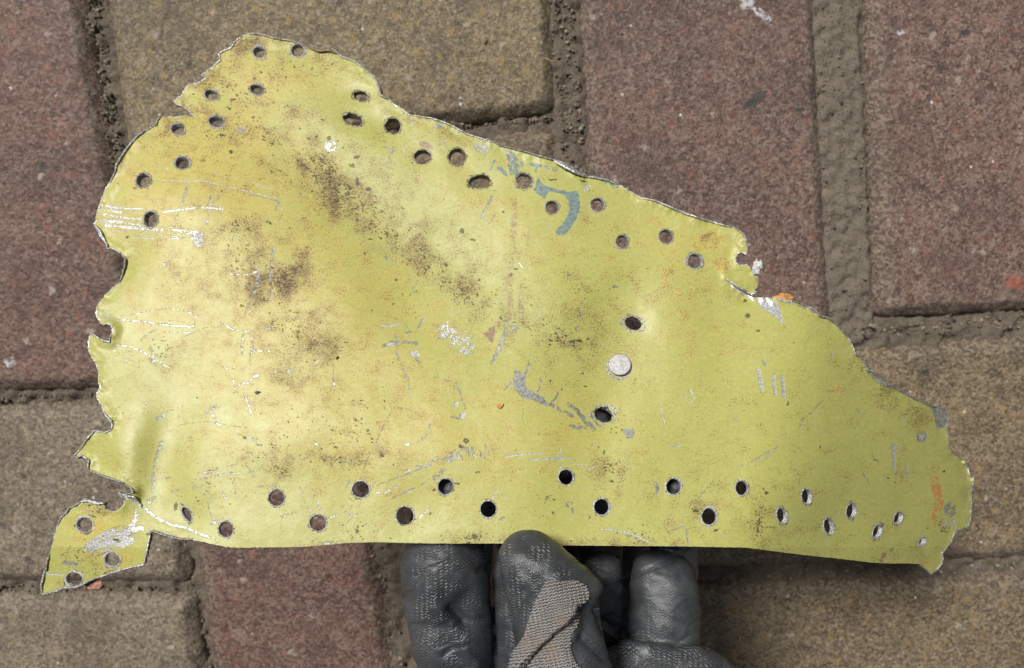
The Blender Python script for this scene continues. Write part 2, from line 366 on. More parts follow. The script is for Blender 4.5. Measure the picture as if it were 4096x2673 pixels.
# ------------------------------------------------------------------ the panel: outline and holes in photo px
OUT = [(974,139),(939,165),(924,191),(895,203),(875,217),(881,238),(852,264),(835,275),(817,290),(803,301),(820,310),(800,325),(748,342),(735,359),(727,377),(704,397),(693,400),(698,413),(733,429),(752,445),(778,470),(748,461),(695,467),(643,468),(629,481),(626,498),(597,513),(571,527),(545,548),(510,591),(478,637),(464,661),(461,684),(435,730),(414,771),(400,811),(387,846),(382,887),(371,895),(377,905),(394,929),(400,946),(426,975),(429,993),(458,999),(487,1019),(501,1039),(498,1068),(490,1097),(478,1132),(452,1149),(426,1172),(400,1207),(388,1225),(380,1251),(388,1271),(400,1291),(412,1300),(424,1297),(440,1300),(448,1314),(446,1335),(438,1352),(440,1368),(417,1364),(400,1356),(377,1338),(362,1335),(351,1369),(354,1398),(365,1430),(382,1456),(394,1485),(391,1520),(397,1549),(385,1572),(383,1590),(403,1619),(411,1648),(429,1671),(443,1682),(449,1703),(443,1720),(417,1729),(377,1723),(359,1743),(342,1763),(327,1787),(316,1802),(296,1822),(307,1831),(325,1822),(354,1840),(351,1869),(354,1883),(406,1903),(452,1918),(498,1935),(522,1953),(532,1969),(504,1979),(472,1970),(481,1985),(498,1999),(493,2022),(464,2045),(440,2042),(420,2034),(417,2011),(394,2005),(365,2002),(342,1990),(319,2008),(301,2022),(275,2034),(267,2051),(243,2069),(229,2098),(220,2132),(209,2179),(197,2213),(188,2248),(183,2283),(176,2282),(170,2320),(164,2340),(165,2376),(174,2381),(220,2367),(255,2353),(300,2350),(325,2344),(359,2324),(400,2312),(446,2292),(510,2274),(574,2260),(585,2219),(594,2173),(603,2144),(598,2132),(614,2126),(666,2144),(724,2158),(771,2161),(829,2173),(898,2187),(927,2191),'s',(1087,2190),(1203,2188),(1290,2182),(1377,2173),(1504,2169),(1638,2173),(1811,2175),(1985,2174),(2255,2182),(2522,2184),(2753,2186),(2869,2189),(2985,2191),(3071,2202),(3170,2215),(3286,2228),(3373,2237),(3489,2251),(3576,2255),(3633,2254),(3680,2257),'j',(3703,2277),(3723,2297),(3749,2280),(3770,2254),(3773,2231),(3767,2213),(3790,2190),(3807,2167),(3819,2132),(3836,2121),(3871,2109),(3883,2086),(3888,2022),(3886,1970),(3894,1929),(3880,1903),(3865,1854),(3848,1837),(3807,1805),(3796,1785),(3796,1769),(3790,1723),(3793,1653),(3787,1636),(3709,1619),(3662,1595),(3605,1566),(3552,1535),(3489,1485),(3471,1480),(3460,1453),(3442,1427),(3422,1419),(3410,1381),(3396,1352),(3373,1326),(3344,1294),(3309,1271),(3280,1265),(3260,1239),(3228,1222),(3170,1201),(3112,1194),(3031,1190),(3012,1189),(2960,1163),(2905,1119),(2962,1157),(3004,1180),(3032,1167),(3018,1160),(3028,1152),(3034,1132),(3034,1109),(3014,1097),(3003,1074),(2988,1056),(2976,1060),(2958,1060),(2944,1048),(2941,1030),(2952,1016),(2970,1012),(2985,1020),(2991,1004),(2988,964),(2974,935),(2933,906),(2895,900),(2829,881),(2753,858),(2684,829),(2626,803),(2568,788),(2522,765),(2475,736),(2429,713),(2377,701),(2354,707),(2336,692),(2313,680),(2272,658),(2232,643),(2174,629),(2099,606),(2000,580),(1985,571),(1869,536),(1800,498),(1724,472),(1637,458),(1609,435),(1580,417),(1556,394),(1527,377),(1522,348),(1504,316),(1464,278),(1417,243),(1371,228),(1348,210),(1316,188),(1278,191),(1232,183),(1162,162),(1093,151),(1029,133),(1000,132)]
HOLES = [  # u, v, ru, rv, angle, ragged, rim width px, style
    (1037,209,24,22,30,.6,11,0),(1191,203,25,25,0,.5,11,0),(846,380,28,20,15,.8,7,0),(1029,359,29,20,15,.8,7,0),(866,487,30,22,5,.8,9,0),(713,516,26,24,0,1.4,8,0),
    (730,652,28,26,0,.7,9,0),(574,722,29,28,0,.7,8,0),(603,878,28,31,10,.8,9,0),(1445,385,32,19,15,2.2,5,1),(1411,478,40,24,17,2.4,6,1),(1571,504,32,31,30,2.2,6,1),
    (1690,628,34,28,0,1.0,6,1),(1829,629,35,35,0,.8,4,1),(1919,727,44,27,-8,1.0,4,1),(2096,724,33,32,0,2.0,6,0),(2209,829,26,26,0,.4,6,0),(2391,820,28,27,0,.4,6,0),
    (2490,967,26,26,0,.4,6,0),(2664,946,28,28,0,.4,5,0),(2779,1045,27,29,0,.6,12,0),
    (2533,1294,34,25,20,.5,17,2),(2414,1659,36,30,25,1.6,19,2),
    (1107,1993,32,32,0,.3,6,0),(1272,2092,33,33,0,.4,6,0),(1443,1958,34,33,0,.3,6,0),(1620,2063,35,36,0,.5,7,0),(1782,1947,31,32,0,.3,6,0),(1953,2037,32,33,0,.3,6,0),
    (2265,1909,30,31,0,.4,6,0),(2407,2028,30,32,0,.3,8,0),(2695,1946,30,32,0,.3,8,0),(2837,2066,30,34,0,.4,9,0),(2967,1952,25,29,0,.3,7,0),
    (3128,2063,20,31,-12,.5,6,0),(3227,1987,20,31,-10,.5,5,0),(3315,2106,19,33,-14,1.2,6,0),(3405,2045,20,31,8,.5,6,0),(3509,2127,17,29,22,.6,5,0),(3593,2074,16,26,22,1.0,5,0),(3689,2167,11,20,28,.8,5,0),
    (748,2057,15,32,-28,.8,7,0),(904,2118,29,32,-10,.4,6,0),(339,2100,32,30,0,.6,9,0),(449,2240,30,30,0,.5,8,0),(296,2318,33,29,-10,1.0,8,0)]

def chaikin_jag():
    pts = []; amp = 2.6; src = OUT; mode = []
    for p in src:
        if p == 's': amp = .7; continue
        if p == 'j': amp = 2.6; continue
        pts.append(p); mode.append(amp)
    out = []; n = len(pts)
    for i in range(n):
        a = np.array(pts[i], float); b = np.array(pts[(i + 1) % n], float); L = np.linalg.norm(b - a); k = max(1, int(L / 7))
        nrm = np.array([-(b - a)[1], (b - a)[0]]) / (L + 1e-9)
        for j in range(k):
            f = j / k
            p = a * (1 - f) + b * f
            o = (rng.random() - .5) * 2 * mode[i] * (1 if j else .4)
            out.append(p + nrm * o)
    return np.array(out)
OUTL = chaikin_jag()

STEP = 3.0
gx = np.arange(126, 3930, STEP); gy = np.arange(105, 2406, STEP)
GU, GV = np.meshgrid(gx, gy)
NX, NY = len(gx), len(gy)

def sdf_of(gx, gy):
    GU, GV = np.meshgrid(gx, gy); st = gx[1] - gx[0]
    d = np.full(GU.shape, 90.0); ins = np.zeros(GU.shape, bool); n = len(OUTL); pad = 90
    for i in range(n):
        ax, ay = OUTL[i]; bx_, by_ = OUTL[(i + 1) % n]
        i0 = max(0, int((min(ax, bx_) - pad - gx[0]) / st)); i1 = min(len(gx), int((max(ax, bx_) + pad - gx[0]) / st) + 2)
        j0 = max(0, int((min(ay, by_) - pad - gy[0]) / st)); j1 = min(len(gy), int((max(ay, by_) + pad - gy[0]) / st) + 2)
        if i1 > i0 and j1 > j0:
            u = GU[j0:j1, i0:i1]; v = GV[j0:j1, i0:i1]; dx, dy = bx_ - ax, by_ - ay
            t = np.clip(((u - ax) * dx + (v - ay) * dy) / (dx * dx + dy * dy + 1e-9), 0, 1)
            d[j0:j1, i0:i1] = np.minimum(d[j0:j1, i0:i1], np.hypot(u - ax - t * dx, v - ay - t * dy))
        lo, hi = min(ay, by_), max(ay, by_)
        ja = int(math.ceil((lo - gy[0]) / st)); jb = int(math.ceil((hi - gy[0]) / st))
        for j in range(max(0, ja), min(len(gy), jb)):
            xc = ax + (gy[j] - ay) / (by_ - ay) * (bx_ - ax)
            k = int(math.ceil((xc - gx[0]) / st)); ins[j, max(0, k):] ^= True
    s_out = np.where(ins, -d, d)
    s = s_out.copy(); hd = np.full(GU.shape, 99.0)
    for k, (u0, v0, ru, rv, an, rag, rw, sty) in enumerate(HOLES):
        pad = 70
        i0 = max(0, int((u0 - ru - pad - gx[0]) / st)); i1 = min(len(gx), int((u0 + ru + pad - gx[0]) / st) + 2)
        j0 = max(0, int((v0 - rv - pad - gy[0]) / st)); j1 = min(len(gy), int((v0 + rv + pad - gy[0]) / st) + 2)
        u = GU[j0:j1, i0:i1] - u0; v = GV[j0:j1, i0:i1] - v0
        ca, sa = math.cos(R(an)), math.sin(R(an)); p = u * ca + v * sa; q = -u * sa + v * ca
        h = (np.hypot(p / ru, q / rv) - 1) * min(ru, rv)
        th = np.arctan2(q, p)
        h = h + rag * 1.8 * (np.sin(th * 3 + k) * .5 + np.sin(th * 7 + k * 2.1) * .5 + np.sin(th * 13 + k * .7) * .4) * .7
        s[j0:j1, i0:i1] = np.maximum(s[j0:j1, i0:i1], -h)
        hd[j0:j1, i0:i1] = np.minimum(hd[j0:j1, i0:i1], h)
    return s_out, s, hd

def bil(A, u, v):
    x = np.clip((u - gx[0]) / STEP, 0, NX - 1.001); y = np.clip((v - gy[0]) / STEP, 0, NY - 1.001)
    i = x.astype(int); j = y.astype(int); fx = x - i; fy = y - j
    return A[j, i] * (1 - fx) * (1 - fy) + A[j, i + 1] * fx * (1 - fy) + A[j + 1, i] * (1 - fx) * fy + A[j + 1, i + 1] * fx * fy

def softp(x, k): return k * np.logaddexp(0, x / k)
def gau(u, v, u0, v0, su, sv, an=0):
    ca, sa = math.cos(R(an)), math.sin(R(an)); dx, dy = u - u0, v - v0
    return np.exp(-.5 * (((dx * ca + dy * sa) / su) ** 2 + ((-dx * sa + dy * ca) / sv) ** 2))
def sideof(u, v, a, b):
    """signed px distance to line a->b, positive on the right-hand side as drawn (downwards line: towards larger u)"""
    dx, dy = b[0] - a[0], b[1] - a[1]; L = math.hypot(dx, dy)
    return ((u - a[0]) * dy - (v - a[1]) * dx) / L
def depth(u, v):
    """distance of the sheet from the camera along the axis, m"""
    mm = 1000 / 14.6 / 1000.0       # px -> mm at the sheet
    d = 218.0 + 42.0 * np.maximum(0, 1 - v / 2190.0)                                # the far edge leans towards the paving
    d += .86 * softp(sideof(u, v, (3290, 1150), (3000, 2250)), 70) * mm            # right end bends away
    d += .55 * softp(sideof(u, v, (3700, 1500), (3480, 2300)), 60) * mm
    d += .03 * softp(-sideof(u, v, (330, 1560), (800, 2250)), 45) * mm              # lower left corner bends away
    d += .22 * softp(-sideof(u, v, (520, 1900), (680, 2180)), 16) * mm              # ... and the flap further still
    d += .16 * softp(-sideof(u, v, (1000, 100), (560, 1100)), 120) * mm             # upper left falls off gently
    d += .20 * softp(-(v - 420), 70) * mm * sst(u, 1700, 1300)                      # top tongue bends back
    d += 3.6 * gau(u, v, 2450, 1490, 130, 330, 12)                                  # dished line of the three fasteners
    d -= 1.2 * gau(u, v, 2180, 1500, 160, 360, 8)
    d += 2.5 * gau(u, v, 1500, 900, 620, 150, 36)                                   # diagonal valley
    d -= 2.2 * gau(u, v, 1050, 1180, 520, 190, 25)
    d -= 2.4 * gau(u, v, 800, 780, 330, 170, 20)
    d += 1.3 * gau(u, v, 470, 1020, 90, 120, 0)
    d -= 1.6 * gau(u, v, 520, 1850, 70, 200, 10)
    d += 2.2 * gau(u, v, 640, 1850, 90, 200, 10)
    d -= 1.6 * gau(u, v, 1500, 1750, 700, 160, 4)
    d += 1.6 * gau(u, v, 2900, 1500, 200, 420, 14)
    d += 1.0 * gau(u, v, 750, 2070, 70, 70, 0)
    d -= 1.6 * gau(u, v, 3230, 1960, 170, 120, 20)
    d += 1.4 * gau(u, v, 3380, 2110, 100, 130, 20)
    d += .8 * gau(u, v, 3590, 2060, 70, 120, 20)
    d -= 1.2 * gau(u, v, 3800, 1960, 90, 120, 0)
    d += 1.6 * gau(u, v, 1450, 430, 110, 60, 30)
    d += .7 * gau(u, v, 1540, 520, 60, 50, 30)
    for (u0, v0, ru, rv, an, rag, rw, sty) in HOLES:
        if sty == 1: d = d + .55 * gau(u, v, u0, v0, ru * 1.25, rv * 1.25, an)
        elif sty == 2: d = d + .40 * gau(u, v, u0, v0, ru * 1.4, rv * 1.4, an)
        else: d = d + .10 * gau(u, v, u0, v0, ru * 1.5, rv * 1.5, an)
    d += 2.4 * (fbm(u / 420., v / 420., 41, 2) - .5) + .30 * (fbm(u / 110., v / 110., 51, 2) - .5) + .055 * (fbm(u / 28., v / 28., 61, 2) - .5)
    # the torn rim is worked up and down by the tear
    lip = sst(bil(SO, u, v), -55, 0) * sst(v, 2150, 2040) + .6 * sst(bil(SO, u, v), -40, 0) * sst(u, 3560, 3700)
    d += lip * (3.4 * (fbm(u / 110., v / 110., 131, 2) - .5) + .7 * (fbm(u / 26., v / 26., 141, 2) - .5))
    return d / 1000.0

# ------------------------------------------------------------------ wear masks on the sheet (what the paint carries, plus painted shade under the lip)
MASK = {k: np.zeros((NY, NX), np.float32) for k in ('bare', 'grey', 'brown', 'dark', 'blue', 'pink', 'orange', 'ochre')}
JU = (fbm(GU / 14, GV / 14, 71, 3) - .5).astype(np.float32); JV = (fbm(GU / 14, GV / 14, 81, 3) - .5).astype(np.float32)
JU2 = (fbm(GU / 110, GV / 110, 72, 3) - .5).astype(np.float32); JV2 = (fbm(GU / 110, GV / 110, 82, 3) - .5).astype(np.float32)
BRK2 = fbm(GU / 60, GV / 60, 93, 3).astype(np.float32)
BRK = fbm(GU / 9, GV / 9, 91, 3).astype(np.float32)
ZO = dict(A=(0, 0), B=(1000, 0), C=(2000, 0), D=(2996, 0), E=(0, 900), F=(1000, 900), G=(2000, 900), H=(2996, 900), I=(0, 1773), J=(1000, 1773), K=(2000, 1773), L=(2996, 1773))
ZS = 1898 / 1100.0
def zc(z, pts):
    if z is None: return [tuple(map(float, p)) for p in pts]
    o = ZO[z]; return [(o[0] + x / ZS, o[1] + y / ZS) for x, y in pts]
def win(x0, x1, y0, y1):
    i0 = max(0, int((x0 - gx[0]) / STEP)); i1 = min(NX, int((x1 - gx[0]) / STEP) + 2)
    j0 = max(0, int((y0 - gy[0]) / STEP)); j1 = min(NY, int((y1 - gy[0]) / STEP) + 2)
    return (slice(j0, max(j0, j1)), slice(i0, max(i0, i1)))
def mx(k, w_, val): MASK[k][w_] = np.maximum(MASK[k][w_], val)
def stroke(k, z, pts, wd=10, a=1.0, jag=5, brk=.25):
    P = zc(z, pts); wp = wd / (ZS if z else 1); hw = max(1.5, wp / 2)
    xs = [p[0] for p in P]; ys = [p[1] for p in P]; w_ = win(min(xs) - hw - 12, max(xs) + hw + 12, min(ys) - hw - 12, max(ys) + hw + 12)
    u = GU[w_] + JU[w_] * jag; v = GV[w_] + JV[w_] * jag
    if u.size == 0: return
    d = on_seg(u, v, P)
    x = sst(d, hw + 2.4, max(0, hw - 1.2))
    if brk: x = x * sst(BRK[w_], brk - .02, brk + .22)
    mx(k, w_, a * x)
def poly(k, z, pts, a=1.0, jag=8, brk=.2, soft=2.5):
    P = zc(z, pts); xs = [p[0] for p in P]; ys = [p[1] for p in P]
    w_ = win(min(xs) - 12, max(xs) + 12, min(ys) - 12, max(ys) + 12)
    u = GU[w_] + JU[w_] * jag; v = GV[w_] + JV[w_] * jag
    if u.size == 0: return
    ins = np.zeros(u.shape, bool); d = on_seg(u, v, P + [P[0]])
    for (ax, ay), (bx_, by_) in zip(P, P[1:] + P[:1]):
        c = (ay > v) != (by_ > v)
        ins ^= c & (u < (bx_ - ax) * (v - ay) / (by_ - ay + 1e-9) + ax)
    x = sst(np.where(ins, -d, d), soft, -soft)
    if brk: x = x * sst(BRK[w_], brk - .02, brk + .22)
    mx(k, w_, a * x)
def blob(k, z, x, y, rx, ry=None, an=0, a=1.0, soft=.5, jag=8, brk=0.0, mode='max'):
    ry = ry or rx; (cx, cy), = zc(z, [(x, y)]); s_ = ZS if z else 1.0; rx, ry = max(3.2, rx / s_), max(3.2, ry / s_); m = max(rx, ry) * (1 + soft) + 10
    w_ = win(cx - m, cx + m, cy - m, cy + m)
    lw = min(rx, ry) * 1.3 if max(rx, ry) > 45 and z is None else 0
    u = GU[w_] + JU[w_] * jag + JU2[w_] * lw - cx; v = GV[w_] + JV[w_] * jag + JV2[w_] * lw - cy
    if u.size == 0: return
    ca, sa = math.cos(R(an)), math.sin(R(an)); q = np.hypot((u * ca + v * sa) / rx, (-u * sa + v * ca) / ry)
    x = sst(q, 1 + soft, max(0., 1 - soft))
    if brk: x = x * sst(BRK[w_], brk - .05, brk + .2)
    mx(k, w_, a * x)
def hatch(k, z, a_, b_, wd, ang, n, ln, lw=5, a=1.0):
    P = zc(z, [a_, b_]); s_ = ZS if z else 1.0
    d = np.array([math.cos(R(ang)), math.sin(R(ang))])
    ax = np.array(P[1]) - np.array(P[0]); nn = np.array([-ax[1], ax[0]]) / (np.linalg.norm(ax) + 1e-9)
    for i in range(n):
        c = np.array(P[0]) + ax * rng.random() + nn * rng.normal(0, .33) * wd / s_
        l = ln / s_ * rng.uniform(.4, 1)
        stroke(k, None, [tuple(c - d * l / 2), tuple(c + d * l / 2)], lw / s_ * rng.uniform(.5, 1.2), a * rng.uniform(.5, 1), 3, .3)
def specks(k, z, x, y, rx, ry, n, r=(2, 6), an=0, a=1.0):
    ca, sa = math.cos(R(an)), math.sin(R(an))
    for i in range(n):
        p, q = rng.normal(0, .5, 2); p *= rx; q *= ry
        rr = rng.uniform(*r); blob(k, z, x + p * ca - q * sa, y + p * sa + q * ca, rr * rng.uniform(.8, 1.8), rr, rng.uniform(-40, 60), a * rng.uniform(.5, 1), .6, 8)

# --- scratches and scuffs, region by region
for z, L in {
 'A': [([(670,1420),(830,1440),(1010,1445)],10,1),([(1060,1240),(1230,1255),(1400,1250),(1560,1290),(1780,1340),(1898,1380)],11,.9),([(1540,1215),(1680,1245),(1880,1300)],10,.6),
       ([(1120,1465),(1250,1445),(1380,1430),(1550,1445)],13,1),([(670,1470),(850,1500),(990,1510)],16,1),([(690,1520),(850,1530)],22,1),([(670,1440),(760,1460),(880,1462)],10,.9),([(1000,1350),(1080,1400)],7,.9),
       ([(1320,1270),(1300,1330)],14,.7),([(1460,1320),(1455,1390)],8,1),([(1470,1400),(1530,1440)],10,.9),([(830,1105),(880,1140)],9,.8),([(1030,1135),(1190,1170)],9,.7),([(740,1265),(900,1260)],6,.6),([(1020,1350),(1060,1410)],8,.8),
       ([(1640,240),(1760,255),(1898,270)],8,.6),([(1265,745),(1345,810)],16,.8)],
 'B': [([(80,1330),(215,1385)],8,.8),([(0,1270),(260,1335)],9,.6),([(840,850),(930,830)],30,.3)],
 'E': [([(720,15),(900,10),(1100,30),(1250,45),(1380,50)],18,1),([(900,85),(1100,100),(1300,90)],11,.9),([(700,0),(1000,30)],14,.9),([(1000,110),(1120,125)],8,.6),
       ([(720,655),(860,658),(1000,670),(1160,698),(1340,705)],16,1),([(890,625),(1050,590),(1150,580),(1240,585),(1350,620),(1400,635)],9,.9),([(1170,655),(1165,700)],9,1),([(1350,620),(1345,700)],12,1),
       ([(1170,655),(1280,675)],8,.7),([(1130,740),(1320,745)],9,.9),([(1250,785),(1400,715),(1530,700)],9,.8),([(1520,670),(1600,720),(1740,742)],9,.9),([(790,825),(900,840),(1010,890),(1100,945),(1170,990)],11,1),
       ([(700,940),(830,890),(930,865)],7,.7),([(780,860),(940,950)],7,.6),([(700,790),(800,880)],9,.8),([(1580,340),(1700,345),(1770,330)],9,1),([(1730,865),(1870,870)],11,.9),([(1640,815),(1690,822)],7,.8),
       ([(1610,1070),(1620,1130)],16,1),([(1640,1110),(1690,1090),(1745,1105)],18,1),([(1740,1050),(1790,1035)],22,1),([(1720,1080),(1750,1050)],12,.9),([(1680,1150),(1720,1250),(1735,1310)],12,.9),([(1780,1125),(1750,1250)],9,.8),
       ([(1530,975),(1580,1000)],9,.9),([(1600,990),(1625,998)],8,.9),([(1660,998),(1685,1000)],8,.9),([(1390,1160),(1400,1130)],8,.7),([(1760,1510),(1800,1520)],8,1),([(1610,80),(1650,95)],10,.8)],
 'F': [([(895,688),(960,700),(1040,675)],7,1),([(900,698),(965,708),(1038,684)],6,.9),([(440,970),(470,940),(500,905)],11,1),([(10,1050),(60,1035)],22,1),([(220,650),(370,652)],7,.7),([(0,875),(150,868)],9,.6),
       ([(170,1018),(205,1010)],12,1),([(1205,1100),(1290,1085)],4,.3),([(1660,980),(1690,900)],12,.8),([(1680,490),(1745,530)],7,.7),([(1310,580),(1450,640)],6,.6),([(1410,1500),(1460,1440)],5,.5),([(420,1500),(490,1525)],9,.9),
       ([(20,330),(55,320)],16,.9),([(540,300),(535,330)],8,.8),([(1858,260),(1885,300)],9,.9)],
 'G': [([(1100,1225),(1135,1380)],10,1),([(1305,1130),(1335,1195)],24,1),([(1280,1170),(1278,1205)],10,1),([(1310,1210),(1322,1220)],14,1),([(1368,1155),(1375,1175)],10,1),([(205,790),(220,850),(210,930)],8,.8),([(235,915),(242,938)],10,1),
       ([(130,260),(160,305)],9,1),([(120,340),(200,300)],8,.7),([(470,1168),(485,1165)],9,.8),([(520,1152),(535,1148)],9,.8),([(1600,20),(1610,150)],12,.6),([(1560,380),(1620,430),(1700,490),(1760,520)],16,1),([(1170,1535),(1240,1525)],9,1),([(1240,1405),(1250,1420)],10,.8),
       ([(1265,240),(1275,270)],16,.7),([(780,130),(810,160)],8,.6),([(1420,1240),(1450,1255)],7,.6),([(1850,1420),(1890,1415)],7,.5),([(1020,620),(1050,670)],5,.4)],
 'H': [([(65,995),(80,1080),(95,1150)],32,1),([(172,1035),(180,1170)],29,1),([(228,1045),(240,1185)],29,1),([(265,1180),(268,1220)],12,.8),([(575,875),(575,900)],18,1),([(130,1415),(270,1450)],7,.6),([(200,1500),(210,1540)],8,.7),([(985,1530),(1020,1553)],34,1)],
 'I': [([(820,345),(900,390),(970,430),(1020,470),(1080,520),(1160,560),(1280,590),(1450,655)],36,.95),([(940,450),(915,570)],26,.9),([(1030,600),(1150,610),(1220,640)],20,.8),([(320,905),(440,905)],26,.95),([(650,65),(715,80)],12,.7),
       ([(1490,520),(1520,540)],26,.8),([(1440,385),(1510,380)],14,.6),([(610,200),(660,215)],10,.7),([(1780,60),(1860,90)],6,.8),([(480,450),(560,400),(640,395)],16,.8)],
 'J': [([(1055,205),(1110,175)],13,1),([(920,350),(1020,295)],13,1),([(870,345),(905,340)],10,.9),([(1155,525),(1250,450)],14,1),([(1700,335),(1670,390)],22,.8),([(430,370),(440,420)],14,.8),([(465,395),(485,480)],13,.9),([(540,520),(610,490)],11,.9),
       ([(670,550),(750,480)],13,.9),([(570,270),(640,295)],7,.6),([(1390,610),(1370,660)],11,.7),([(345,300),(375,400),(420,480)],24,.7),([(1750,95),(1898,80)],9,1),([(1880,35),(1898,30)],12,.6),([(70,60),(140,85)],7,.7),([(480,215),(490,230)],9,.8),([(1070,15),(1090,5)],12,1)],
 'K': [([(25,95),(200,75),(310,65)],11,1),([(205,120),(400,108),(490,102)],18,1),([(385,95),(415,40),(420,80)],13,.8),([(495,145),(600,155)],13,.9),([(610,185),(650,160)],13,1),([(35,40),(35,70)],9,.9),
       ([(690,598),(800,605),(920,635),(1000,670),(1035,695)],15,1),([(1180,30),(1250,15)],11,1),([(1345,530),(1370,540)],16,.8),([(1500,630),(1565,655)],7,.8),([(550,310),(640,320)],9,.6),([(410,170),(450,160)],20,.7),([(540,100),(590,105)],12,.7)],
 'L': [([(998,10),(1000,90),(1003,180)],32,1),([(1060,60),(1060,120)],18,.6),([(1080,140),(1100,240)],20,1),([(610,470),(618,490)],24,1),([(735,295),(740,298)],16,.7),([(1200,250),(1205,285)],22,.6),([(560,690),(520,740)],10,.5),([(380,285),(425,310)],7,.5)],
}.items():
    for pts, wd, a_ in L:
        stroke('bare', z, pts, wd * .72, a_ * .48, 5, .16)
        for q in range(3 if wd >= 9 else 1):                       # the separate grooves inside one scratch
            o1, o2 = rng.normal(0, .24, 2) * wd * (wd >= 9); f0, f1 = rng.uniform(0, .12), rng.uniform(.88, 1)
            p2 = [(x + o1 * .3, y + o2) for x, y in pts]
            p2[0] = tuple(np.array(p2[0]) * (1 - f0) + np.array(p2[1]) * f0); p2[-1] = tuple(np.array(p2[-1]) * f1 + np.array(p2[-2]) * (1 - f1))
            stroke('bare', z, p2, max(3.8, wd * .26), a_ * .72, 4, .18)
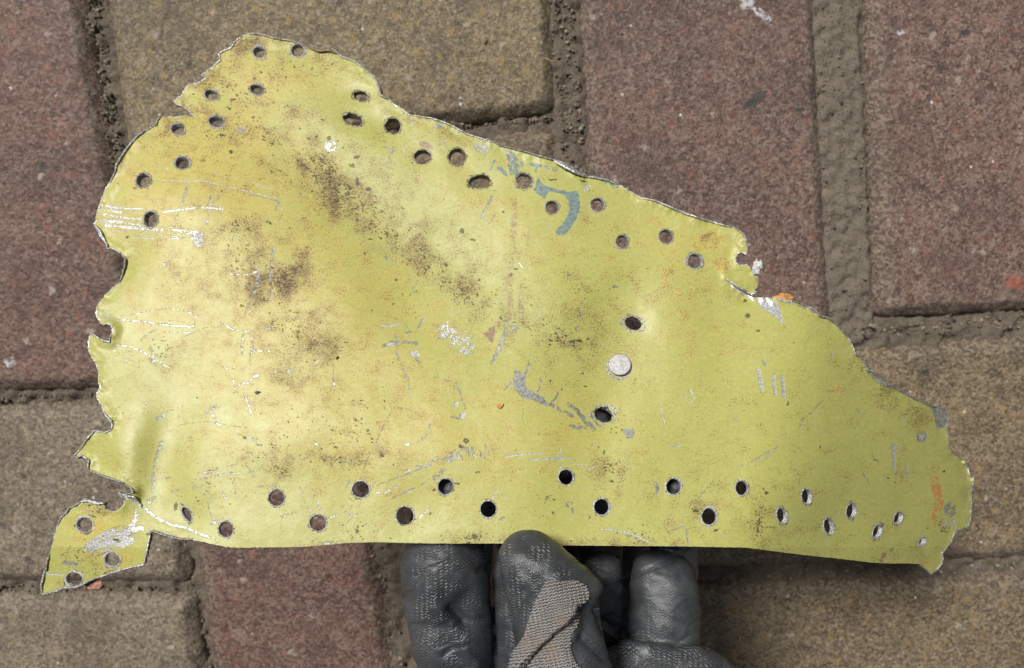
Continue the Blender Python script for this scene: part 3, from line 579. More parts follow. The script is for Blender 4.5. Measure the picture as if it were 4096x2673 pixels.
for z, L in {
 'A': [([(1290,1290),(1260,1400),(1210,1530)],14,.8),([(1470,1320),(1440,1400),(1430,1553)],14,.7),([(1560,1320),(1470,1400)],8,.7),([(1100,1250),(1300,1270)],10,.5),([(1340,1170),(1500,1210),(1600,1240)],8,.5)],
 'B': [([(985,980),(990,1035)],11,1),([(920,1010),(985,1030)],7,.9),([(990,1040),(960,1085)],9,1),([(965,1100),(940,1145)],12,1),([(1672,1360),(1605,1500)],19,1),([(1690,1310),(1672,1345)],9,.6),([(1690,1490),(1640,1553)],9,.7),([(200,1390),(180,1450)],15,.8),
       ([(0,1340),(210,1390)],11,.7),([(1310,1000),(1350,985)],16,.7),([(980,1360),(970,1420)],6,.5),([(1550,1400),(1525,1490)],6,.4)],
 'E': [([(1690,620),(1740,480),(1780,350),(1790,250)],14,.6),([(1680,750),(1665,900)],20,.6),([(1740,770),(1725,940)],14,.6),([(1020,830),(1050,870)],26,.5),([(1140,800),(1145,910)],26,.5),([(1030,745),(1085,720)],9,.8),([(975,795),(1010,765)],13,.8),([(860,945),(885,930)],12,.9),
       ([(1420,1290),(1480,1260),(1510,1250)],24,.85),([(1470,1310),(1480,1345),(1520,1385)],22,.9),([(1160,1430),(1250,1380),(1400,1355),(1550,1380),(1700,1400)],9,.5),([(1085,1340),(1130,1315)],28,.8),([(1110,1550),(1120,1500)],22,.7),([(1640,1440),(1780,1480)],10,.7),([(1270,1250),(1120,1300)],6,.5),
       ([(1850,720),(1898,715)],20,.6),([(1870,300),(1880,200)],26,.5),([(1640,1150),(1600,1165)],6,.6),([(1270,1470),(1330,1465)],8,.5)],
 'F': [([(165,170),(150,260),(140,400)],22,.75),([(75,330),(40,430),(10,520)],22,.65),([(150,440),(145,520)],14,.6),([(915,838),(970,815),(1050,805),(1150,820)],24,.95),([(1060,745),(1150,735),(1190,650)],15,.75),([(1010,720),(1015,870),(1040,960),(1090,1060),(1105,1140)],22,.55),
       ([(1050,650),(1100,730)],7,.6),([(1340,1070),(1430,1090),(1460,1180),(1485,1270)],9,.75),([(1410,1090),(1412,1240)],7,.7),([(995,1265),(940,1350),(850,1553)],7,.75),([(1250,1380),(1210,1460),(1160,1500)],16,.7),([(1150,920),(1185,975)],18,.8),([(255,1030),(280,1000),(320,985)],16,.8),
       ([(345,965),(350,1020)],10,.5),([(580,960),(575,1090)],6,.6),([(1390,1325),(1450,1335),(1485,1300)],14,.7),([(1780,660),(1760,750),(1720,850),(1665,960)],22,.95),([(1790,705),(1850,720)],22,.9),([(1000,1265),(1100,1270),(1210,1340)],6,.6),([(20,790),(10,900)],20,.6),([(110,715),(175,725)],24,.5),
       ([(990,700),(1015,800)],10,.5),([(1330,1080),(1150,1100)],8,.35),([(0,1470),(80,1520)],8,.7),([(1380,1320),(1440,1340)],7,.6),([(1220,1040),(1210,990)],6,.5),([(1300,1060),(1295,950)],6,.5),([(600,1240),(750,1245)],7,.5),([(960,1500),(880,1553)],5,.4),([(1760,1140),(1800,1090)],9,.7),([(940,220),(955,275)],14,.7),([(1130,415),(1135,460)],12,.6),([(200,860),(240,930)],8,.5)],
 'G': [([(350,1240),(440,1290),(500,1320)],26,.8),([(480,1240),(540,1290),(590,1350),(650,1410)],32,.95),([(360,1225),(430,1130)],14,.85),([(250,1170),(280,1120)],11,.8),([(490,1390),(590,1405)],26,.85),([(30,1140),(80,1090)],11,.7),([(280,1060),(290,1080)],16,.6),([(315,1010),(322,1050)],14,.5),
       ([(555,605),(558,640)],16,.8),([(40,690),(60,660)],14,.8),([(0,870),(30,790),(45,720)],20,.9),([(1600,1310),(1650,1365)],7,.6),([(1380,1110),(1385,1050)],8,.5),([(160,1200),(160,1370)],4,.6),([(1040,250),(1230,230)],4,.4),([(700,850),(640,900)],5,.3),([(930,235),(840,380)],5,.5),([(520,40),(260,200),(150,300)],5,.5),([(355,170),(300,400),(260,580)],5,.45),([(1220,640),(1270,670)],6,.5),
       ([(825,1280),(835,1250)],6,.7),([(805,1310),(840,1290)],6,.6)],
 'H': [([(510,1210),(440,1290),(360,1350),(350,1395)],11,.8),([(200,515),(330,540),(450,600)],26,.9),([(830,1010),(900,1080),(960,1110)],40,.9),([(100,940),(110,965)],22,.6),([(740,1260),(770,1310)],18,.4),([(550,1160),(610,1145)],34,.4),([(720,830),(740,1500)],5,.3)],
 'I': [([(1110,0),(1080,90),(1060,200),(1060,330)],20,.75),([(1070,380),(1030,405)],32,.7),([(1400,205),(1500,185)],15,.85),([(1340,260),(1450,235),(1620,205)],15,.65),([(1330,310),(1390,290)],30,.5),([(1190,335),(1235,325)],12,.8),([(1430,410),(1465,520)],12,.65),([(1120,250),(1175,240)],16,.7),([(420,810),(430,770),(470,760)],9,.8),
       ([(430,820),(530,840)],30,.75),([(960,195),(1010,230)],8,.7),([(1570,160),(1630,145)],9,.7),([(1700,150),(1750,210)],16,.6),([(1795,300),(1850,310)],26,.5),([(1780,380),(1800,340)],10,.7),([(1615,240),(1625,370)],8,.6),([(1545,360),(1555,380)],18,.8),([(1450,550),(1500,545)],26,.7),([(1490,670),(1500,695)],22,.8),([(1340,440),(1320,520)],20,.4)],
 'J': [([(850,300),(950,265),(1130,200),(1250,150)],11,.7),([(990,380),(1180,290),(1330,190)],13,.75),([(1715,555),(1755,515)],13,.8),([(220,510),(330,470)],20,.5),([(60,300),(200,300)],20,.5),([(50,380),(75,350)],9,.8),([(640,440),(680,380),(710,400)],9,.6),([(500,690),(640,682)],22,.7),([(670,300),(690,260)],16,.8),([(0,210),(30,240)],30,.4),
       ([(660,480),(700,495)],26,.6),([(0,1490-1400),(60,150)],8,.4),([(865,0),(820,90),(760,250)],5,.75),([(450,105),(600,115),(700,145)],12,.7),([(1150,160),(1250,155)],16,.7),([(1280,250),(1340,190)],24,.8)],
 'K': [([(1180,605),(1270,575)],13,.6),([(1280,570),(1300,690)],14,.7),([(1370,380),(1440,300),(1475,260)],11,.7),([(1620,180),(1780,110),(1898,65)],22,.4),([(470,425),(495,420)],36,.8),([(500,455),(505,480)],14,.9),([(1075,280),(1090,310),(1085,340)],26,.8),([(0,530),(25,515)],20,.8),([(1000,240),(960,270)],7,.4),([(640,10),(680,0)],14,.5)],
 'L': [([(20,130),(100,80),(200,30)],18,.5),([(40,160),(180,70)],8,.5),([(790,210),(830,280)],16,.5),([(870,100),(890,130)],16,.5),([(500,470),(530,490)],6,.5)],
}.items():
    for pts, wd, a_ in L: stroke('grey', z, pts, wd * .92, a_ * .92, 7, .32)
for pts in ([(65,998),(80,1080),(94,1148)],[(173,1037),(180,1168)],[(229,1048),(240,1183)]): stroke('bare', 'H', pts, 19, 1, 3, .0)
poly('grey', 'E', [(1310,85),(1395,45),(1400,160),(1350,150)], .9); hatch('bare', 'E', (1330,90), (1400,120), 40, 75, 10, 60, 4, .6)
poly('grey', 'G', [(105,1005),(135,1010),(160,1040),(180,1010),(200,930),(210,960),(175,1060),(180,1120),(240,1160),(300,1190),(350,1250),(330,1250),(270,1230),(200,1200),(160,1200),(100,1130),(95,1070)], 1, 9, .1)
hatch('bare', 'G', (110,1030), (180,1180), 50, 40, 26, 40, 4, .5); hatch('bare', 'G', (180,1160), (340,1240), 40, 60, 24, 36, 4, .5)
poly('grey', 'G', [(840,1405),(925,1415),(925,1465),(880,1475)], .95); hatch('bare', 'G', (850,1410), (925,1460), 40, 60, 10, 40, 4, .5)
hatch('bare', 'F', (1300,705), (1535,865), 75, -38, 70, 85, 6); hatch('bare', 'F', (1320,700), (1400,740), 50, -30, 26, 60, 7); hatch('bare', 'F', (1410,810), (1540,870), 55, -40, 34, 70, 7); hatch('grey', 'F', (1290,740), (1530,890), 90, -40, 20, 60, 6, .8)
hatch('grey', 'J', (1260,120), (1440,60), 50, -40, 26, 70, 7, .9); hatch('grey', 'J', (1430,80), (1690,50), 60, 80, 40, 60, 6, .9); hatch('bare', 'J', (1450,90), (1560,70), 50, 80, 16, 60, 5, .8); blob('grey', 'J', 1410, 105, 55, 22, -30, .8, brk=.4)
hatch('bare', 'A', (690,1490), (960,1510), 120, 5, 26, 220, 7, .6); hatch('bare', 'A', (720,1430), (1000,1520), 90, 8, 26, 120, 6, .8); hatch('bare', 'E', (700,20), (1380,60), 70, 4, 34, 260, 6, .8)
hatch('bare', 'E', (700,600), (760,660), 60, -35, 14, 60, 6, .8)
hatch('bare', 'A', (1040,1200), (1500,1300), 60, 8, 14, 160, 5, .6)
blob('bare', 'F', 1138, 890, 36, 22, 20, 1, brk=.25); blob('bare', 'F', 965, 825, 30, 14, -15, .8, brk=.3); blob('bare', 'F', 1425, 1240, 13, 20, 0, 1); blob('bare', 'F', 1468, 1318, 20, 26, 20, .9, brk=.2); blob('bare', 'F', 1085, 1515, 16, 9, -30, 1); blob('bare', 'F', 580, 1100, 12, 18, 0, .6)
blob('grey', 'E', 1065, 930, 42, 40, 0, .6, brk=.4); blob('grey', 'E', 1140, 275, 17, 15, 0, .7); blob('grey', 'E', 975, 495, 10, 9); blob('grey', 'E', 1005, 1230, 12, 10); blob('grey', 'A', 1665, 900, 34, 30, 0, .55); blob('grey', 'F', 270, 1010, 14)
blob('grey', 'B', 1595, 1010, 60, 42, 30, .8, brk=.35); blob('grey', 'B', 1310, 875, 46, 20, 10, .6, brk=.3); blob('bare', 'B', 555, 1012, 52, 48, 0, .75, .7, brk=.3); blob('bare', 'C', 600, 1300, 30, 14, -35, .95)
blob('blue', 'B', 1130, 835, 26, 14, 0, .6)
for c in [(790,425,15,12),(530,720,8,18),(810,430,8,8),(550,915,14,7),(270,625,12,8),(480,345,14,8)]: blob('grey', 'G', *c[:4], 0, .9)
# blue grey paint remains
poly('blue', 'C', [(265,1212),(285,1260),(330,1285),(400,1308),(470,1325),(535,1318),(550,1360),(546,1430),(532,1500),(500,1553),(470,1600),(400,1625),(385,1600),(430,1550),(462,1500),(480,1440),(470,1385),(445,1345),(400,1335),(340,1325),(310,1372),(262,1342),(232,1310),(245,1285)], 1, 9, .12)
blob('blue', 'G', 425, 40, 44, 34, -30, 1, .2, brk=.25)
poly('blue', 'B', [(1765,1035),(1820,1050),(1850,1110),(1865,1150),(1835,1215),(1795,1205),(1775,1110)], 1, 10, .25)
for z, pts, wd in [('C',[(215,1135),(300,1150),(385,1175)],22),('C',[(250,1150),(245,1190)],14),('C',[(70,1085),(150,1135)],34),('C',[(0,1165),(40,1200)],26),('B',[(1690,1110),(1660,1170)],15),('B',[(1720,1165),(1770,1205)],26),('C',[(720,1260),(810,1290)],16),('C',[(545,1370),(545,1460),(520,1500)],10)]: stroke('blue', z, pts, wd, .95, 9, .28)
blob('ochre', 'B', 1800, 1130, 40, 90, 0, .9)
# pinkish brown primer streak and chips
for z, pts, wd, a_ in [('C',[(100,1405),(95,1553)],40,.75),('G',[(92,0),(88,120),(100,200),(75,290)],38,.7),('G',[(65,350),(60,420),(75,540),(55,640)],44,.62),('G',[(135,470),(150,600)],34,.85),('G',[(200,20),(180,240)],24,.35),('F',[(1730,640),(1718,700)],24,1),
                       ('F',[(1800,350),(1790,520)],26,.4),('F',[(1690,730),(1640,745)],18,.6)]: stroke('pink', z, pts, wd, a_, 12, .40)
poly('pink', 'F', [(1600,745),(1640,742),(1650,715),(1690,698),(1697,735),(1685,770),(1682,815),(1655,805),(1635,775)], 1, 6, .05)
for z, x, y, rx, ry, an in [('A',1155,878,24,18,0),('A',935,1300,16,10,0),('A',1400,1108,20,12,0),('B',1215,1005,48,24,20),('I',770,890,60,14,-10),('L',985,735,18,10,-40),('L',930,775,14,26,30),('L',910,810,16,10,0)]: blob('pink', z, x, y, rx, ry, an, 1, .25)
for z, x, y, rx, ry, an, a_ in [('B',1838,1140,9,28,5,1),('C',112,1140,9,28,5,.7),('G',520,520,9,14,20,1),('K',1545,425,22,14,0,.5),('K',1700,180,12,8,0,.35),('F',455,8,24,8,0,.3),('L',630,395,12,14,0,.4)]: blob('orange', z, x, y, rx, ry, an, a_, .4)
poly('orange', 'L', [(1255,225),(1310,235),(1345,400),(1330,480),(1290,530),(1240,525),(1280,430),(1265,330)], .95, 14, .30, 7)
# bare torn patches
poly('bare', 'H', [(60,503),(110,500),(180,530),(228,600),(222,640),(275,705),(180,640),(100,580),(60,545)], .9, 8, .08)
poly('grey', 'H', [(1230,1235),(1370,1268),(1378,1330),(1352,1402),(1300,1408),(1285,1360),(1280,1310)], 1, 6, .0); blob('bare', 'H', 1060, 1335, 52, 26, 10, .5, .8, brk=.35); blob('grey', 'H', 1190, 1460, 40, 40, 0, .8, .6, brk=.4); blob('bare', 'H', 1195, 1465, 18, 30, 0, .5)
poly('bare', 'I', [(570,740),(600,690),(680,628),(780,585),(880,592),(930,480),(962,480),(935,580),(990,568),(1002,600),(930,612),(885,645),(940,655),(925,690),(860,722),(780,742),(650,752)], .8, 12, .22, 6)
hatch('grey', 'I', (620,720), (900,620), 90, -20, 36, 110, 9, .9)
blob('grey', 'L', 1390, 460, 44, 52, 0, .8, .5, brk=.3); blob('bare', 'L', 1380, 560, 60, 34, -20, .7, .5, brk=.42); specks('dark', 'L', 1350, 570, 60, 40, 16, (4, 10))
# dark spots
for z, L in {'A': [(1595,1050,22,16),(1725,1085,8,8),(1760,540,14,10),(1800,500,14,12),(1610,690,26,8),(1530,935,36,14),(1790,1240,10,8),(1480,1220,9,8),(1500,860,6,5),(1530,1320,10,8),(1840,1530,14,12),(1660,640,10,8),(1700,740,20,6)],
  'B': [(545,955,20,16),(605,975,16,12),(455,945,13,11),(405,955,18,9),(540,1050,14,9),(345,885,12,10),(640,1020,9,8),(735,1085,26,16),(705,1140,28,22),(740,1255,18,34),(815,1310,28,18),(685,1300,34,12),(440,1110,22,24),(490,1105,10,9),(460,1215,50,8),(570,1180,36,14),(650,1275,10,9),(570,440,13,11),(245,740,11,9),(250,530,13,11),(30,540,11,9),(190,625,9,8),(370,1505,30,9),(1745,1465,13,11),(500,830,22,8),(90,970,22,9),(1120,1125,10,9),(600,1330,30,8),(430,1320,12,10)],
  'C': [(360,1240,38,8),(300,1240,20,7),(20,1465,12,9),(575,1250,34,9)], 'E': [(1605,318,14,9),(1150,578,6,6),(1685,1470,18,14),(1360,1195,10,9),(850,1300,8,7),(880,85,12,12)],  # last C spot is the shade under the curled lip, painted in
  'F': [(598,916,17,7),(660,812,24,8),(45,1155,26,9),(485,675,15,10),(445,932,14,10),(1490,1490,20,26),(1462,1532,26,12),(765,1210,20,10),(840,585,8,7),(390,155,14,12),(350,290,30,8),(260,345,36,8),(920,1125,8,7),(1095,40,14,9),(880,1360,9,7),(765,1375,9,8),(1540,105,26,12),(1500,1495,10,20),(270,20,12,10),(1580,380,10,14),(1010,375,14,14),(1140,610,9,8),(985,950,7,7),(930,1215,14,9),(960,865,10,5),(75,1305,7,7),(450,795,14,8),(1275,1050,10,7),(1380,395,14,10),(1500,505,18,12),(1335,320,16,12),(1460,40,30,22),(940,62,9,9),(640,770,6,5)],
  'G': [(350,800,20,12),(380,748,12,10),(455,765,22,9),(500,805,24,12),(548,800,32,14),(605,790,14,10),(430,740,9,8),(345,830,14,8),(1780,730,22,10),(345,1080,9,20),(710,980,10,8),(590,1115,18,8),(110,305,14,12),(1010,300,12,6),(1095,295,8,8),(570,1020,9,18),(935,1065,8,14),(925,1100,14,8),(1110,1050,7,7),(1245,1025,5,5),(690,685,8,7),(710,600,10,6),(70,350,16,9),(820,750,7,9),(1690,525,20,14),(1710,625,26,26),(640,905,8,7),(270,1440,9,7),(1410,1410,8,7)],
  'H': [(60,730,22,9),(310,815,10,6),(265,1235,10,20),(975,1240,8,14),(490,1535,10,12),(1100,1270,14,7)], 'I': [(1212,440,14,34),(800,668,36,12),(450,960,18,34),(620,430,20,10),(680,425,30,12),(715,640,12,9),(640,500,40,9),(740,450,26,8),(580,610,26,10),(515,570,10,20),(1020,628,26,10)],
  'J': [(745,575,14,12),(740,610,16,20),(1500,655,36,12),(1550,640,26,12),(1640,620,16,12),(910,85,26,16),(985,150,6,18),(420,130,9,12),(1320,638,12,9),(970,655,9,7),(100,190,8,8),(1510,690,26,8),(1430,275,22,12),(1570,200,26,12),(1450,20,16,16),(1480,35,10,10),(1270,320,22,16),(1245,490,12,16),(1100,605,8,7),(780,660,12,8)],
  'K': [(770,262,22,12),(365,480,12,22),(375,390,14,8),(300,500,8,6),(245,465,7,6),(140,175,8,6),(620,515,8,12),(715,65,12,20),(1350,470,26,14),(1330,450,14,8),(1780,590,10,34),(1840,340,14,9),(1470,265,12,10),(1890,580,10,6),(490,675,16,9),(825,130,8,8),(510,715,30,6),(1530,265,6,6),(1490,600,26,12)],
  'L': [(70,540,14,30),(60,610,16,16),(120,345,18,12),(100,320,12,12),(490,25,10,14),(410,690,8,12),(150,580,20,16),(870,115,16,9),(1230,585,8,12),(1345,195,10,9),(960,245,14,9),(1010,270,9,9)]}.items():
    for x, y, rx, ry in L: blob('dark', z, x, y, rx * .8, ry * .8, rng.uniform(-15, 25), rng.uniform(.7, 1), .5, 10, .18)
for z, x, y, rx, ry, n, an in [('G',450,775,150,50,36,15),('B',640,1330,200,110,60,30),('B',620,1420,160,80,40,20),('F',200,380,120,130,70,-30),('F',300,770,150,110,60,30),('J',1550,650,150,30,50,0),('K',760,180,70,60,36,40),('K',1790,570,50,130,44,0),('L',70,500,50,130,40,0),
    ('J',560,110,170,40,40,8),('J',230,180,70,40,36,10),('K',330,370,40,40,20,0),('K',1360,470,40,40,20,0),('F',1080,500,110,120,30,0),('F',1450,470,120,60,30,30),('F',1230,320,130,50,36,30),('G',550,560,50,200,46,0),('G',700,480,150,80,40,20),('I',670,450,100,40,30,0),('I',540,740,90,60,30,0),('I',680,880,80,40,24,0),('E',1130,850,60,60,24,0),('A',1500,950,150,100,30,0),
    ('B',300,480,300,200,46,20),('F',500,1380,300,100,40,0),('K',800,-80,300,90,40,10),('J',100,40,160,60,30,0),('I',1450,270,250,120,40,0),('J',700,600,160,80,30,0),('K',1000,630,300,60,50,0)]: specks('dark', z, x, y, rx, ry, n, (2.5, 7), an, .85)
for (u0, v0), (u1, v1), wd, n in [((1180,640),(1980,1240),95,420), ((930,880),(1160,1360),110,260), ((820,300),(1180,640),110,200), ((1980,1240),(2330,1370),60,120), ((1500,1640),(1350,1860),120,120), ((1240,620),(1560,940),40,220)]:
    for i in range(int(n * .6)):
        f = rng.random(); q = rng.normal(0, .5) * wd; L = math.hypot(u1 - u0, v1 - v0); rr = 2.2 + 4.5 * rng.random() ** 3
        blob('dark', None, u0 + (u1 - u0) * f - (v1 - v0) / L * q, v0 + (v1 - v0) * f + (u1 - u0) / L * q, rr * rng.uniform(1, 2.2), rr, 33 + rng.normal(0, 14), rng.uniform(.25, .9), .8, 12)
# grime clouds and warm staining, photo px
for u, v, ru, rv, an, a_ in [(1308,723,190,70,35,.80),(1390,800,170,70,40,.85),(1520,880,190,60,35,.55),(1687,1033,190,60,35,.60),(1859,1187,190,60,40,.62),(2117,1308,140,50,20,.42),(2289,1365,120,40,15,.55),(1150,1110,110,60,-35,.95),(1040,1100,80,120,0,.72),(1215,1370,130,110,30,.75),
    (960,930,160,70,10,.50),(912,241,150,80,-30,.70),(1260,250,80,40,15,.55),(960,560,150,60,10,.45),(1100,480,260,110,20,.42),(800,420,110,60,-30,.52),(1000,170,110,36,8,.85),(640,1000,120,50,0,.25),(1500,640,90,60,30,.4),(2330,1290,110,110,0,.35),(1130,1870,130,40,8,.5),(1380,1840,180,30,6,.45),(1540,1820,60,40,0,.45),
    (2440,1880,60,50,0,.5),(2780,2030,70,50,0,.5),(3040,2090,60,90,0,.40),(2650,1130,130,70,0,.25),(390,2040,80,30,0,.55),(330,2260,110,60,0,.35),(2320,1000,40,180,0,.28),(1650,480,140,60,30,.35),(3560,1570,90,40,25,.55),(3440,1440,30,50,0,.55),(3540,1530,40,40,0,.4),(3650,1650,110,50,30,.45),(1850,560,110,40,20,.35),
    (1900,2155,110,22,0,.6),(2600,2170,300,14,0,.45),(1330,2178,130,14,0,.4),(820,1100,120,90,0,.3),(1350,1560,300,120,0,.2),(3100,2150,90,60,0,.35),(3490,2200,200,50,8,.25),(700,1430,120,60,0,.2)]:
    blob('brown', None, u, v, ru * 1.15, rv * 1.25, an, a_ * .85, .98, 50)
for u, v, ru, rv, an, a_ in [(800,700,520,420,20,1),(1000,1150,620,350,25,.95),(1250,1500,650,350,10,.8),(1500,1750,700,250,0,.75),(2150,1750,450,220,0,.45),(2050,900,380,160,30,.45),(2750,980,260,140,20,.5),(950,300,350,200,0,.9),(420,2150,140,100,0,.9),(2700,1300,260,200,0,.35),(1700,450,200,70,25,.6)]:
    blob('ochre', None, u, v, ru, rv, an, a_ * .8, .95, 60)
for u, v, r1, r2 in [(2667,1091,30,22),(2663,1135,21,16),(2710,1169,20,20),(2440,1036,24,13),(2840,970,55,40),(2890,1060,40,30),(3090,2075,12,9),(3350,1560,28,22)]: blob('ochre', None, u, v, r1, r2, 0, 1, .15); blob('brown', None, u, v, r1, r2, 0, .33, .15)
for u, v, ru, rv, an, a_ in [(1050,560,330,200,20,.30),(1450,760,420,150,33,.34),(1900,1120,420,130,35,.28),(1100,1150,260,220,0,.34),(1250,1450,300,200,10,.22),(1350,1850,420,90,4,.22),(2350,1350,160,180,0,.24),(1000,280,260,120,-20,.30),(2900,2000,300,180,0,.14),(620,520,160,160,0,.2)]: blob('brown', None, u, v, ru, rv, an, a_, .98, 60)
MASK['brown'] *= (.72 + .55 * sst(BRK2, .35, .65))
for k in ('dark',): MASK[k] *= 1
# faint long drag lines, two families
for k in range(460):
    u, v = rng.uniform(350, 3700), rng.uniform(250, 2180); an = rng.choice([rng.normal(-25, 14), rng.normal(70, 18), rng.normal(10, 10)]); l = rng.uniform(15, 90)
    stroke(rng.choice(['bare', 'grey', 'dark', 'dark']), None, [(u, v), (u + l * math.cos(R(an)), v + l * math.sin(R(an)))], rng.uniform(1.5, 3), rng.uniform(.15, .5), 6, .38)

# ------------------------------------------------------------------ marching squares: front skin of the sheet with real holes
SO, SA, HD = sdf_of(gx, gy)
edge_noise = fbm(GU / 16, GV / 16, 101, 3)
MASK['bare'] = np.maximum(MASK['bare'], (sst(-SO, 2 + 15 * sst(edge_noise, .46, .72), 0) * sst(GV, 2190, 2150) * .8).astype(np.float32))
MASK['bare'] = np.maximum(MASK['bare'], (sst(-SO, 5, 1) * .55 * sst(GV, 2300, 2100)).astype(np.float32))
MASK['grey'] = np.maximum(MASK['grey'], (sst(HD, 14 * edge_noise + 1, 0) * .55).astype(np.float32))
MASK['dark'] = np.maximum(MASK['dark'], (sst(HD, 26 * edge_noise, 4) * sst(BRK, .45, .6) * .7).astype(np.float32))

def march(gx, gy, SA):
    ny, nx = SA.shape; ins = SA < 0
    vid = np.full((ny, nx), -1, np.int64); vid[ins] = np.arange(ins.sum()); n = int(ins.sum())
    jj, ii = np.nonzero(ins); vu = [gx[ii]]; vv = [gy[jj]]
    hx = ins[:, :-1] != ins[:, 1:]; jh, ih = np.nonzero(hx); t = SA[jh, ih] / (SA[jh, ih] - SA[jh, ih + 1]); t = np.clip(t, .04, .96)
    hid = np.full((ny, nx - 1), -1, np.int64); hid[jh, ih] = n + np.arange(len(jh)); n += len(jh)
    vu.append(gx[ih] + t * (gx[ih + 1] - gx[ih])); vv.append(gy[jh])
    vy = ins[:-1] != ins[1:]; jv, iv = np.nonzero(vy); t = SA[jv, iv] / (SA[jv, iv] - SA[jv + 1, iv]); t = np.clip(t, .04, .96)
    wid = np.full((ny - 1, nx), -1, np.int64); wid[jv, iv] = n + np.arange(len(jv)); n += len(jv)
    vu.append(gx[iv]); vv.append(gy[jv] + t * (gy[jv + 1] - gy[jv]))
    c = ins[:-1, :-1].astype(int) + ins[:-1, 1:] + ins[1:, 1:] + ins[1:, :-1]
    j, i = np.nonzero(c == 4)
    quads = np.stack([vid[j, i], vid[j + 1, i], vid[j + 1, i + 1], vid[j, i + 1]], -1)
    polys = []; bed = []
    for j, i in zip(*np.nonzero((c > 0) & (c < 4))):
        C = [(j, i), (j + 1, i), (j + 1, i + 1), (j, i + 1)]; E = [wid[j, i], hid[j + 1, i], wid[j, i + 1], hid[j, i]]
        p = []; ex = []
        for k in range(4):
            if ins[C[k]]: p.append(int(vid[C[k]]))
            if E[k] >= 0: p.append(int(E[k])); ex.append((int(E[k]), ins[C[k]]))
        if len(p) >= 3: polys.append(p)
        for k in range(len(ex)):
            if ex[k][1]: bed.append((ex[k][0], ex[(k + 1) % len(ex)][0]))
    return np.concatenate(vu), np.concatenate(vv), quads, polys, bed
U, V, quads, polys, bed = march(gx, gy, SA)
Pf = pix(U, V, depth(U, V))
def normal_at(u, v):
    e = 2.0
    a = pix(u + e, v, depth(u + e, v)) - pix(u - e, v, depth(u - e, v)); b = pix(u, v + e, depth(u, v + e)) - pix(u, v - e, depth(u, v - e))
    n = np.cross(b, a); return n / np.linalg.norm(n, axis=-1, keepdims=True)
THICK = .0011

